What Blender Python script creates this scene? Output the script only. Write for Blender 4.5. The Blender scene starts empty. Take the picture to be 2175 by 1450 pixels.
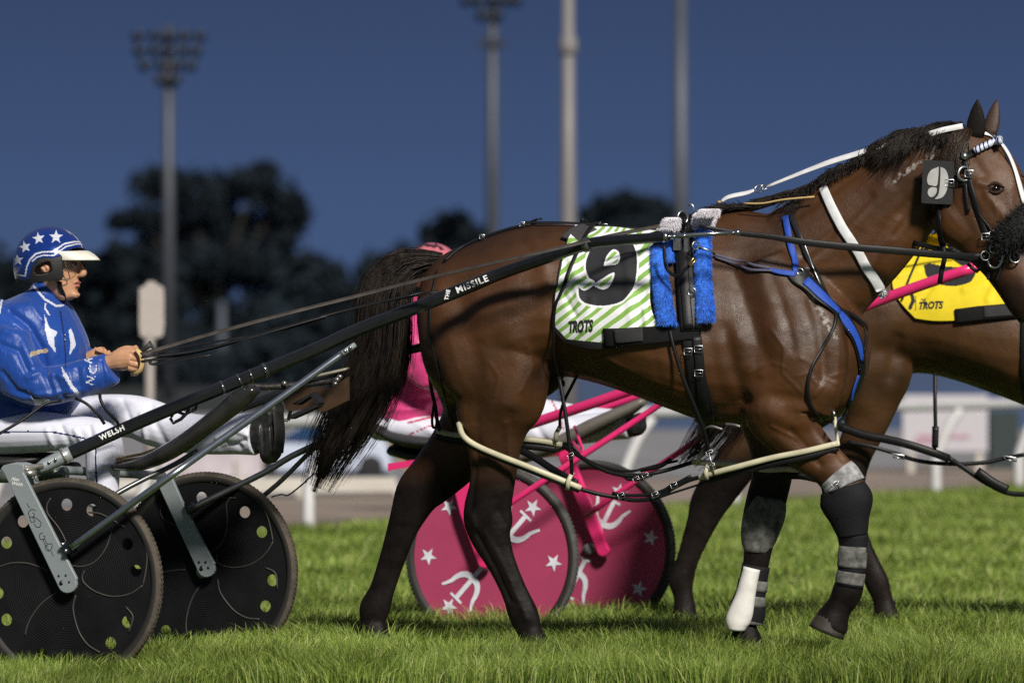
import bpy, bmesh, math, random
import numpy as np
from mathutils import Vector, Matrix, noise
from mathutils.bvhtree import BVHTree
rng = np.random.default_rng(7); random.seed(7)
SC = bpy.context.scene; COL = SC.collection
# ---------------------------------------------------------------- camera, sky, light, exposure
F, CX, CY, CH = 14560.0, 1087.5, 725.0, 1.19        # focal length in photo pixels, centre, camera height (m)
cam = bpy.data.cameras.new('camera'); camo = bpy.data.objects.new('camera', cam); COL.objects.link(camo)
camo.location = (0, 0, CH); camo.rotation_euler = (math.radians(90), 0, 0)
cam.sensor_width = 36.0; cam.lens = F / 2175.0 * 36.0
cam.clip_start = 0.5; cam.clip_end = 6000
cam.dof.use_dof = True; cam.dof.focus_distance = 23.95; cam.dof.aperture_fstop = 4.2
SC.camera = camo
w = bpy.data.worlds.new('World'); SC.world = w; w.use_nodes = True
nt = w.node_tree; bg = nt.nodes['Background']
tc = nt.nodes.new('ShaderNodeTexCoord'); sp = nt.nodes.new('ShaderNodeSeparateXYZ'); cr = nt.nodes.new('ShaderNodeValToRGB')
nt.links.new(tc.outputs['Generated'], sp.inputs[0]); nt.links.new(sp.outputs['Z'], cr.inputs[0]); nt.links.new(cr.outputs[0], bg.inputs[0])
e = cr.color_ramp.elements
e[0].position = 0.0; e[0].color = (.056, .094, .205, 1)
e[1].position = 1.0; e[1].color = (.085, .098, .14, 1)
for p_, c_ in ((.018, (.053, .090, .195, 1)), (.055, (.034, .058, .132, 1)), (.16, (.060, .078, .13, 1)), (.4, (.085, .098, .14, 1))):
    q_ = e.new(p_); q_.color = c_
bg.inputs[1].default_value = 1.0
SUN_EL, SUN_AZ = math.radians(35), math.radians(20)
sun = bpy.data.lights.new('floodlight', 'SUN'); suno = bpy.data.objects.new('floodlight', sun); COL.objects.link(suno)
sun.energy = 4.4; sun.angle = math.radians(8); sun.color = (1.0, .95, .86)
sdir = Vector((math.sin(SUN_AZ)*math.cos(SUN_EL), -math.cos(SUN_AZ)*math.cos(SUN_EL), math.sin(SUN_EL)))
suno.rotation_euler = sdir.to_track_quat('Z', 'Y').to_euler()
suno.location = (10, -20, 20)
SC.view_settings.view_transform = 'Standard'; SC.view_settings.look = 'None'
SC.view_settings.exposure = 0.0; SC.view_settings.gamma = 1.0
SC.render.engine = 'CYCLES'
SC.cycles.use_denoising = False
SC.cycles.max_bounces = 6; SC.cycles.transparent_max_bounces = 8

# ---------------------------------------------------------------- helpers: projection and frames
CAM = np.array((0., 0., CH))
def P(px, py, d): return np.array(((px-CX)/F*d, d, CH-(py-CY)/F*d))
def Q(V):
    V = np.asarray(V, float); d = V[..., 1]
    return np.stack([CX+V[..., 0]/d*F, CY-(V[..., 2]-CH)/d*F], -1)
class Frame:
    """vertical plane through a thing's middle; lat = metres towards the side facing the lights"""
    def __init__(s, px, d, deg):
        th = math.radians(deg); s.O = P(px, CY, d); s.nn = np.array((-math.sin(th), -math.cos(th), 0.))
        s.t = np.array((math.cos(th), -math.sin(th), 0.)); s.up = np.array((0, 0, 1.))
    def pt(s, px, py, lat=0.):
        px, py, lat = np.broadcast_arrays(np.asarray(px, float), np.asarray(py, float), np.asarray(lat, float))
        r = np.stack([(px-CX)/F, np.ones_like(px), -(py-CY)/F], -1)
        k = ((s.O-CAM) @ s.nn + lat) / (r @ s.nn)
        return CAM + r*k[..., None]
    def lat(s, V): return (np.asarray(V)-s.O) @ s.nn
    def mirror(s, V): V = np.asarray(V, float); return V-2*((V-s.O) @ s.nn)[..., None]*s.nn
def catmull(A, m):
    A = np.asarray(A, float); n = len(A)
    if n < 3 or m < 2: 
        t = np.linspace(0, n-1, (n-1)*m+1); i = np.minimum(t.astype(int), n-2); f = (t-i)[:, None]
        return A[i]*(1-f)+A[i+1]*f
    B = np.vstack([2*A[0]-A[1], A, 2*A[-1]-A[-2]]); out = []
    for i in range(n-1):
        p0, p1, p2, p3 = B[i:i+4]
        for t in np.arange(m)/m:
            out.append(.5*((2*p1)+(p2-p0)*t+(2*p0-5*p1+4*p2-p3)*t*t+(3*p1-p0-3*p2+p3)*t**3))
    out.append(A[-1]); return np.array(out)
def unit(v): return v/np.maximum(np.linalg.norm(v, axis=-1, keepdims=True), 1e-9)

# ---------------------------------------------------------------- helpers: mesh collector
class MB:
    def __init__(s): s.v = []; s.f = []; s.m = []; s.n = 0
    def add(s, V, Fs, mi=0):
        V = np.asarray(V, float).reshape(-1, 3); s.v.append(V); b = s.n
        for f in Fs: s.f.append(tuple(int(i)+b for i in f)); s.m.append(mi)
        s.n += len(V); return s
    def rings(s, R, mi=0, cap=True, closed=True):
        R = np.asarray(R, float); a, k = R.shape[:2]; fs = []
        for i in range(a-1):
            for j in range(k if closed else k-1):
                j2 = (j+1) % k; fs.append((i*k+j, i*k+j2, (i+1)*k+j2, (i+1)*k+j))
        V = R.reshape(-1, 3)
        if cap and closed:
            V = np.vstack([V, R[0].mean(0), R[-1].mean(0)]); c0, c1 = a*k, a*k+1
            for j in range(k):
                j2 = (j+1) % k; fs.append((c0, j2, j)); fs.append((c1, (a-1)*k+j, (a-1)*k+j2))
        return s.add(V, fs, mi)
    def tube(s, pts, r, k=8, mi=0, up=None, flat=1.0, sub=1, closed=False):
        """round (flat=1) or elliptical tube along a path; r scalar or list; flat scales the thickness across 'up'"""
        pts = np.asarray(pts, float); r = np.broadcast_to(np.asarray(r, float), (len(pts),)).copy()
        if sub > 1:
            A = catmull(np.hstack([pts, r[:, None]]), sub); pts, r = A[:, :3], A[:, 3]
        T = np.gradient(pts, axis=0) if len(pts) > 2 else np.repeat((pts[-1:]-pts[:1]), len(pts), 0)
        if closed: T = np.roll(pts, -1, 0)-np.roll(pts, 1, 0)
        T = unit(T)
        if up is None:
            up = np.array((0, 0, 1.)) if abs(T[:, 2]).mean() < .85 else np.array((0, -1., 0))
        U = np.broadcast_to(np.asarray(up, float), T.shape)
        B = unit(np.cross(T, U)); N = unit(np.cross(B, T))
        a = np.arange(k)/k*2*math.pi
        R = pts[:, None]+r[:, None, None]*(np.cos(a)[None, :, None]*B[:, None]+flat*np.sin(a)[None, :, None]*N[:, None])
        if closed: R = np.concatenate([R, R[:1]], 0)
        return s.rings(R, mi, cap=not closed)
    def ribbon(s, pts, wd, th, nrm, mi=0, sub=1):
        """flat strap: width across the path, thickness along nrm"""
        pts = np.asarray(pts, float); nrm = np.broadcast_to(np.asarray(nrm, float), pts.shape); wd = np.broadcast_to(np.asarray(wd, float), (len(pts),))
        if sub > 1:
            A = catmull(np.hstack([pts, nrm, wd[:, None]]), sub); pts, nrm, wd = A[:, :3], unit(A[:, 3:6]), A[:, 6]
        T = unit(np.gradient(pts, axis=0)); W = unit(np.cross(T, nrm)); N = unit(np.cross(W, T))
        h = wd[:, None]/2; t = th/2
        e_ = .22
        R = np.stack([pts+W*h+N*t*.3, pts+W*h*(1-e_)+N*t, pts-W*h*(1-e_)+N*t, pts-W*h+N*t*.3, pts-W*h-N*t*.6, pts-W*h*(1-e_)-N*t, pts+W*h*(1-e_)-N*t, pts+W*h-N*t*.6], 1)
        return s.rings(R, mi)
    def prism(s, top, bot, mi=0):
        top = np.asarray(top, float); bot = np.asarray(bot, float); n = len(top)
        fs = [tuple(range(n)), tuple(range(2*n-1, n-1, -1))]+[(i, n+i, n+(i+1) % n, (i+1) % n) for i in range(n)]
        return s.add(np.vstack([top, bot]), fs, mi)
    def box(s, c, ax, mi=0):
        """c centre, ax three half-axis vectors"""
        c = np.asarray(c, float); A = [np.asarray(q, float) for q in ax]
        V = [c+x*A[0]+y*A[1]+z*A[2] for x in (-1, 1) for y in (-1, 1) for z in (-1, 1)]
        return s.add(V, [(0, 1, 3, 2), (4, 6, 7, 5), (0, 4, 5, 1), (2, 3, 7, 6), (0, 2, 6, 4), (1, 5, 7, 3)], mi)
    def ball(s, c, r, ax=None, n=10, mi=0):
        c = np.asarray(c, float); ax = np.eye(3) if ax is None else np.asarray(ax, float)
        R = []
        for i in range(1, n):
            t = math.pi*i/n; a = np.arange(2*n)/(2*n)*2*math.pi
            L = np.stack([np.cos(a)*math.sin(t), np.sin(a)*math.sin(t), np.full(2*n, math.cos(t))], -1)
            R.append(c+r*(L @ ax))
        return s.rings(np.array(R), mi)
    def torus(s, c, nrm, R, r, n=32, k=8, mi=0, sx=1.0):
        c = np.asarray(c, float); nrm = unit(np.asarray(nrm, float)); u = unit(np.cross(nrm, (0, 0, 1.)) if abs(nrm[2]) < .9 else np.cross(nrm, (1., 0, 0))); v = np.cross(nrm, u)
        a = np.arange(n)/n*2*math.pi; b = np.arange(k)/k*2*math.pi
        D = np.cos(a)[:, None]*u+np.sin(a)[:, None]*v
        G = c+D[:, None]*(R+r*np.cos(b))[None, :, None]+nrm*(r*sx*np.sin(b))[None, :, None]
        G = np.concatenate([G, G[:1]], 0)
        return s.rings(G, mi, cap=False)
    def mesh(s, name, mats, smooth=True):
        V = np.vstack(s.v) if s.v else np.zeros((0, 3)); me = bpy.data.meshes.new(name)
        cnt = np.array([len(f) for f in s.f], np.int32); loops = np.fromiter((i for f in s.f for i in f), np.int32)
        me.vertices.add(len(V)); me.vertices.foreach_set('co', V.astype(np.float32).ravel())
        me.loops.add(len(loops)); me.loops.foreach_set('vertex_index', loops)
        me.polygons.add(len(cnt)); st = np.zeros(len(cnt), np.int32); st[1:] = np.cumsum(cnt)[:-1]
        me.polygons.foreach_set('loop_start', st)
        for m in (mats if isinstance(mats, (list, tuple)) else [mats]): me.materials.append(m)
        me.polygons.foreach_set('material_index', np.array(s.m, np.int32))
        me.polygons.foreach_set('use_smooth', np.full(len(cnt), bool(smooth)))
        me.update(calc_edges=True); me.validate()
        return me
    def build(s, name, mats, parent=None, smooth=True, fixn=True, auto=None):
        me = s.mesh(name, mats, smooth)
        if fixn:
            bm = bmesh.new(); bm.from_mesh(me); bmesh.ops.recalc_face_normals(bm, faces=bm.faces); bm.to_mesh(me); bm.free()
        if auto: me.set_sharp_from_angle(angle=math.radians(auto))
        return link(name, me, parent)
def link(name, me, parent=None):
    o = bpy.data.objects.new(name, me); COL.objects.link(o)
    if parent is not None: o.parent = parent
    return o
def tag(o, label=None, cat=None, group=None, kind=None):
    if label: o['label'] = label
    if cat: o['category'] = cat
    if group: o['group'] = group
    if kind: o['kind'] = kind
    return o
def thing(name, label, cat, group=None):
    o = bpy.data.objects.new(name, None); COL.objects.link(o); o.empty_display_size = .1
    return tag(o, label, cat, group)
def limb(mb, fr, secs, k=20, sub=4, mi=0, ex=1.0):
    """secs: (px, py, lat m, in-plane radius px, lateral radius m); rings square to the path in the thing's own plane"""
    A = catmull(np.array(secs, float), sub); T = np.gradient(A[:, :2], axis=0); T = unit(T); N = np.stack([-T[:, 1], T[:, 0]], -1)
    a = np.arange(k)/k*2*math.pi; ca, sa = np.cos(a), np.sin(a)
    if ex != 1: ca, sa = np.sign(ca)*abs(ca)**ex, np.sign(sa)*abs(sa)**ex
    px = A[:, None, 0]+N[:, None, 0]*A[:, None, 3]*ca; py = A[:, None, 1]+N[:, None, 1]*A[:, None, 3]*ca
    lt = A[:, None, 2]+A[:, None, 4]*sa
    R = fr.pt(px, py, np.broadcast_to(A[:, None, 2], px.shape)) + (lt-A[:, None, 2])[..., None]*fr.nn
    return mb.rings(R, mi)
def slab(mb, fr, secs, k=28, sub=4, horiz=False):
    """secs: (x, top, bottom, half width m, taper upward, lat) vertical slices of a trunk"""
    A = catmull(np.array(secs, float), sub); a = np.arange(k)/k*2*math.pi; ca, sa = np.cos(a), np.sin(a)
    mid = (A[:, 1]+A[:, 2])/2; hh = (A[:, 2]-A[:, 1])/2
    lat = A[:, 3][:, None]*sa*(1-A[:, 4][:, None]*ca)
    u = np.broadcast_to(A[:, 0][:, None], lat.shape); v = mid[:, None]-hh[:, None]*ca
    l0 = A[:, 5][:, None] if A.shape[1] > 5 else 0*lat
    R = (fr.pt(v, u, l0) if horiz else fr.pt(u, v, l0)) + lat[..., None]*fr.nn
    return mb.rings(R)
def remesh(mb, name, voxel, smooth=6, fac=.5):
    me = mb.mesh(name+'_raw', []); bm = bmesh.new(); bm.from_mesh(me); bmesh.ops.recalc_face_normals(bm, faces=bm.faces); bm.to_mesh(me); bm.free()
    o = bpy.data.objects.new(name+'_raw', me); COL.objects.link(o)
    m = o.modifiers.new('r', 'REMESH'); m.mode = 'VOXEL'; m.voxel_size = voxel; m.use_smooth_shade = True
    if smooth:
        m = o.modifiers.new('s', 'SMOOTH'); m.factor = fac; m.iterations = smooth
    dg = bpy.context.evaluated_depsgraph_get(); out = bpy.data.meshes.new_from_object(o.evaluated_get(dg)); out.name = name
    bpy.data.objects.remove(o); bpy.data.meshes.remove(me)
    out.polygons.foreach_set('use_smooth', np.ones(len(out.polygons), bool))
    return out
def get_v(me):
    a = np.empty(len(me.vertices)*3, np.float32); me.vertices.foreach_get('co', a); return a.reshape(-1, 3).astype(float)
def get_n(me):
    a = np.empty(len(me.vertices)*3, np.float32); me.vertex_normals.foreach_get('vector', a) if hasattr(me, 'vertex_normals') else me.vertices.foreach_get('normal', a); return a.reshape(-1, 3).astype(float)
def set_v(me, V): me.vertices.foreach_set('co', np.asarray(V, np.float32).ravel()); me.update()
def get_fc(me):
    a = np.empty(len(me.polygons)*3, np.float32); me.polygons.foreach_get('center', a); b = np.empty_like(a); me.polygons.foreach_get('normal', b)
    return a.reshape(-1, 3).astype(float), b.reshape(-1, 3).astype(float)
def attr(me, name, val):
    a = me.attributes.new(name, 'FLOAT', 'POINT'); a.data.foreach_set('value', np.asarray(val, np.float32))
def segd(p, a, b):
    a = np.asarray(a, float); b = np.asarray(b, float); ab = b-a; t = np.clip(((p-a) @ ab)/(ab @ ab+1e-9), 0, 1)
    return np.linalg.norm(p-a-t[..., None]*ab, axis=-1)
def polyd(p, pts): return np.min([segd(p, pts[i], pts[i+1]) for i in range(len(pts)-1)], axis=0)
def inpoly(p, poly):
    x, y = p[..., 0], p[..., 1]; poly = np.asarray(poly, float); r = np.zeros(x.shape, bool); j = len(poly)-1
    for i in range(len(poly)):
        xi, yi = poly[i]; xj, yj = poly[j]
        c = ((yi > y) != (yj > y)) & (x < (xj-xi)*(y-yi)/(yj-yi+1e-12)+xi); r ^= c; j = i
    return r
def muscles(me, fr, L):
    """L: (path px points, width px, height m): soft ridges (+) and grooves (-) on the side facing the lights"""
    V = get_v(me); N = get_n(me); q = Q(V); wgt = np.clip(N @ fr.nn*1.3, 0, 1); D = np.zeros(len(V))
    for pts, wd, h in L: D += h*np.exp(-(polyd(q, pts)/wd)**2)
    set_v(me, V+N*(D*wgt)[:, None])
def bvh(me): 
    return BVHTree.FromPolygons([v.co.copy() for v in me.vertices], [tuple(p.vertices) for p in me.polygons])
def on(tree, px, py, off, fr, lat=.3):
    """point on a body under the photo's pixel, lifted off along the surface; the frame's plane where it misses"""
    r = Vector(((px-CX)/F, 1, -(py-CY)/F)).normalized(); h = tree.ray_cast(Vector(CAM), r)
    if h[0] is None: return fr.pt(px, py, lat), fr.nn
    n = h[1]; n = n if n.dot(r) < 0 else -n
    return np.array(h[0]+n*off), np.array(n)
def text2d(s, size=1.0, shear=0.0, bold=0.0, align='CENTER', sp=1.0):
    cu = bpy.data.curves.new('t', 'FONT'); cu.body = s; cu.size = size; cu.shear = shear; cu.offset = bold; cu.space_character = sp; cu.align_x = align; cu.align_y = 'CENTER'; cu.resolution_u = 3
    o = bpy.data.objects.new('t', cu); COL.objects.link(o); dg = bpy.context.evaluated_depsgraph_get()
    me = bpy.data.meshes.new_from_object(o.evaluated_get(dg)); bpy.data.objects.remove(o); bpy.data.curves.remove(cu)
    V = get_v(me)[:, :2]; Fs = [tuple(p.vertices) for p in me.polygons]; bpy.data.meshes.remove(me); return V, Fs
def intris(p, V, Fs):
    r = np.zeros(p.shape[:-1], bool)
    for f in Fs: r |= inpoly(p, V[list(f)])
    return r

# ---------------------------------------------------------------- helpers: materials
MATS = {}
def mat(name, col, rough=.5, metal=0., var=.12, scale=30., bump=0., bscale=200., sheen=0., coat=0., spec=.5, stretch=None, alpha=1., detail=4.):
    if name in MATS: return MATS[name]
    m = bpy.data.materials.new(name); m.use_nodes = True; N = m.node_tree.nodes; L = m.node_tree.links; b = N['Principled BSDF']
    b.inputs['Roughness'].default_value = rough; b.inputs['Metallic'].default_value = metal; b.inputs['Specular IOR Level'].default_value = spec
    b.inputs['Sheen Weight'].default_value = sheen; b.inputs['Coat Weight'].default_value = coat; b.inputs['Alpha'].default_value = alpha
    t = N.new('ShaderNodeTexCoord'); mp = N.new('ShaderNodeMapping'); L.new(t.outputs['Object'], mp.inputs[0])
    if stretch: mp.inputs['Scale'].default_value = stretch
    n = N.new('ShaderNodeTexNoise'); n.inputs['Scale'].default_value = scale; n.inputs['Detail'].default_value = detail; L.new(mp.outputs[0], n.inputs['Vector'])
    r = N.new('ShaderNodeValToRGB'); L.new(n.outputs['Fac'], r.inputs[0])
    c = np.array(col[:3]); r.color_ramp.elements[0].position = .3; r.color_ramp.elements[1].position = .7
    r.color_ramp.elements[0].color = (*np.clip(c*(1-var), 0, 1), 1); r.color_ramp.elements[1].color = (*np.clip(c*(1+var), 0, 1), 1)
    L.new(r.outputs[0], b.inputs['Base Color'])
    if bump:
        n2 = N.new('ShaderNodeTexNoise'); n2.inputs['Scale'].default_value = bscale; n2.inputs['Detail'].default_value = 3; L.new(mp.outputs[0], n2.inputs['Vector'])
        bp = N.new('ShaderNodeBump'); bp.inputs['Strength'].default_value = bump; bp.inputs['Distance'].default_value = .004; L.new(n2.outputs['Fac'], bp.inputs['Height']); L.new(bp.outputs[0], b.inputs['Normal'])
    MATS[name] = m; return m
def coatmat(name, brown, black, rough=.44):
    m = bpy.data.materials.new(name); m.use_nodes = True; N = m.node_tree.nodes; L = m.node_tree.links; b = N['Principled BSDF']
    a = N.new('ShaderNodeAttribute'); a.attribute_name = 'points'
    s = N.new('ShaderNodeAttribute'); s.attribute_name = 'foam'
    t = N.new('ShaderNodeTexCoord'); n = N.new('ShaderNodeTexNoise'); n.inputs['Scale'].default_value = 4; n.inputs['Detail'].default_value = 6; L.new(t.outputs['Object'], n.inputs['Vector'])
    r = N.new('ShaderNodeValToRGB'); r.color_ramp.elements[0].position = .3; r.color_ramp.elements[1].position = .72
    c = np.array(brown); r.color_ramp.elements[0].color = (*(c*.55), 1); r.color_ramp.elements[1].color = (*(c*1.4), 1); L.new(n.outputs['Fac'], r.inputs[0])
    mx = N.new('ShaderNodeMix'); mx.data_type = 'RGBA'; L.new(a.outputs['Fac'], mx.inputs['Factor']); L.new(r.outputs[0], mx.inputs['A']); nk_ = N.new('ShaderNodeTexNoise'); nk_.inputs['Scale'].default_value = 22; nk_.inputs['Detail'].default_value = 5; L.new(t.outputs['Object'], nk_.inputs['Vector'])
    rk = N.new('ShaderNodeValToRGB'); rk.color_ramp.elements[0].position = .35; rk.color_ramp.elements[1].position = .75; kb_ = np.array(black); rk.color_ramp.elements[0].color = (*(kb_*.7), 1); rk.color_ramp.elements[1].color = (*(kb_*1.7), 1); L.new(nk_.outputs['Fac'], rk.inputs[0]); L.new(rk.outputs[0], mx.inputs['B'])
    nf = N.new('ShaderNodeTexNoise'); nf.inputs['Scale'].default_value = 55; nf.inputs['Detail'].default_value = 6; L.new(t.outputs['Object'], nf.inputs['Vector'])
    mm = N.new('ShaderNodeMath'); mm.operation = 'MULTIPLY'; L.new(nf.outputs['Fac'], mm.inputs[0]); L.new(s.outputs['Fac'], mm.inputs[1])
    rf = N.new('ShaderNodeValToRGB'); rf.color_ramp.elements[0].position = .40; rf.color_ramp.elements[1].position = .60; L.new(mm.outputs[0], rf.inputs[0])
    m2 = N.new('ShaderNodeMix'); m2.data_type = 'RGBA'; L.new(rf.outputs[0], m2.inputs['Factor']); L.new(mx.outputs['Result'], m2.inputs['A']); m2.inputs['B'].default_value = (.42, .38, .36, 1)
    L.new(m2.outputs['Result'], b.inputs['Base Color'])
    nr = N.new('ShaderNodeTexNoise'); nr.inputs['Scale'].default_value = 14; nr.inputs['Detail'].default_value = 6; L.new(t.outputs['Object'], nr.inputs['Vector'])
    mr = N.new('ShaderNodeMapRange'); mr.inputs['From Min'].default_value = .3; mr.inputs['From Max'].default_value = .7; mr.inputs['To Min'].default_value = rough-.08; mr.inputs['To Max'].default_value = rough+.16; L.new(nr.outputs['Fac'], mr.inputs['Value']); L.new(mr.outputs[0], b.inputs['Roughness'])
    mp = N.new('ShaderNodeMapping'); mp.inputs['Scale'].default_value = (30, 30, 9); mp.inputs['Rotation'].default_value = (0, .5, 0); L.new(t.outputs['Object'], mp.inputs[0])
    nb = N.new('ShaderNodeTexNoise'); nb.inputs['Scale'].default_value = 14; nb.inputs['Detail'].default_value = 4; L.new(mp.outputs[0], nb.inputs['Vector'])
    nv = N.new('ShaderNodeTexNoise'); nv.inputs['Scale'].default_value = 9; nv.inputs['Detail'].default_value = 3; L.new(t.outputs['Object'], nv.inputs['Vector'])
    b1 = N.new('ShaderNodeBump'); b1.inputs['Strength'].default_value = .35; b1.inputs['Distance'].default_value = .02; L.new(nv.outputs['Fac'], b1.inputs['Height'])
    b2 = N.new('ShaderNodeBump'); b2.inputs['Strength'].default_value = .38; b2.inputs['Distance'].default_value = .004; L.new(nb.outputs['Fac'], b2.inputs['Height']); L.new(b1.outputs[0], b2.inputs['Normal']); L.new(b2.outputs[0], b.inputs['Normal'])
    ms = N.new('ShaderNodeMapRange'); ms.inputs['To Min'].default_value = .46; ms.inputs['To Max'].default_value = .10; L.new(a.outputs['Fac'], ms.inputs['Value']); L.new(ms.outputs[0], b.inputs['Specular IOR Level'])
    MATS[name] = m; return m
WHITE = mat('white_paint', (.78, .78, .80), .45)
BLACKL = mat('black_leather', (.009, .009, .010), .45, bump=.15, spec=.28)
BLACKP = mat('black_paint', (.008, .009, .011), .25, coat=.25, var=.2)
BLACKF = mat('black_felt', (.012, .012, .013), .9, spec=.15, bump=.5, bscale=500)
STEEL = mat('steel', (.50, .51, .53), .34, 1.0)
ALU = mat('brushed_aluminium', (.34, .38, .395), .42, .35, var=.10, scale=60, stretch=(1, 1, 12), bump=.05)
CREAM = mat('cream_plastic', (.58, .54, .38), .42, var=.15, scale=18, bump=.08, bscale=60)
BLUEW = mat('blue_webbing', (.015, .07, .42), .6, bump=.3, bscale=600)
# ---------------------------------------------------------------- the setting: ground, track
def ss(a, b, x): t = np.clip((x-a)/(b-a), 0, 1); return t*t*(3-2*t)
def gz(x, y):
    """height of the turf: it rises a little from the cart's wheels towards the horse"""
    return (.026+.032*ss(-1.35, -.75, x))*ss(30, 27, y)+.036*np.exp(-((x+1.05)/.55)**2-((y-24.62)/.42)**2)
E0, E1 = P(600, 1127, 17326/402.), P(2000, 1046, 17326/321.)      # the grass edge under the rail
def edge_side(x, y): return (E1[0]-E0[0])*(y-E0[1])-(E1[1]-E0[1])*(x-E0[0])    # >0: beyond the rail
def sheet(name, xs, ys, m, zoff=0., kind='structure'):
    X, Y = np.meshgrid(xs, ys, indexing='ij'); Z = gz(X, Y)+zoff; mb = MB()
    a, b = X.shape; G = np.stack([X, Y, Z], -1); mb.rings(G, 0, cap=False, closed=False)
    return tag(mb.build(name, m), kind=kind)
def groundmat():
    m = bpy.data.materials.new('turf_ground'); m.use_nodes = True; N = m.node_tree.nodes; L = m.node_tree.links; b = N['Principled BSDF']
    t = N.new('ShaderNodeTexCoord'); n = N.new('ShaderNodeTexNoise'); n.inputs['Scale'].default_value = 3; n.inputs['Detail'].default_value = 8; L.new(t.outputs['Object'], n.inputs['Vector'])
    r = N.new('ShaderNodeValToRGB'); r.color_ramp.elements[0].position = .3; r.color_ramp.elements[1].position = .7
    r.color_ramp.elements[0].color = (.030, .055, .010, 1); r.color_ramp.elements[1].color = (.075, .115, .022, 1); L.new(n.outputs['Fac'], r.inputs[0]); L.new(r.outputs[0], b.inputs['Base Color'])
    b.inputs['Roughness'].default_value = .9; return m
xs = np.concatenate([[-900, -300, -60, -20, -8], np.linspace(-4, 4, 70), [8, 20, 60, 300, 900]]); ys = np.concatenate([[-60, 0, 12, 20], np.linspace(22, 34, 80), [40, 60, 100, 250, 900, 4000]])
sheet('ground', xs, ys, groundmat())
# dirt track, grey infield beyond the rail; far field painted dark where floodlight fades
u = unit(E1-E0)
def quad(name, pts, m, z): mb = MB(); mb.add([(p[0], p[1], z) for p in pts], [(0, 1, 2, 3)]); return tag(mb.build(name, m), kind='structure')
ea, eb = E0-u*40, E1+u*90
quad('track', [ea, eb, (60, 190), (-160, 20)], mat('track_dirt', (.27, .215, .175), .95, var=.22, scale=1.2, bump=.4, bscale=30), .006)
off = np.array((-.55, 8.5, 0)); fa, fb = ea+off, eb+off
quad('infield', [fa, fb, (60, 190), (-160, 40)], mat('infield_grey', (.235, .23, .24), .95, var=.25, scale=.6), .012)
quad('field', [(-400, 112), (400, 112), (900, 900), (-900, 900)], mat('unlit_field', (.014, .018, .016), .95, var=.3, scale=.2), .018)
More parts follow.
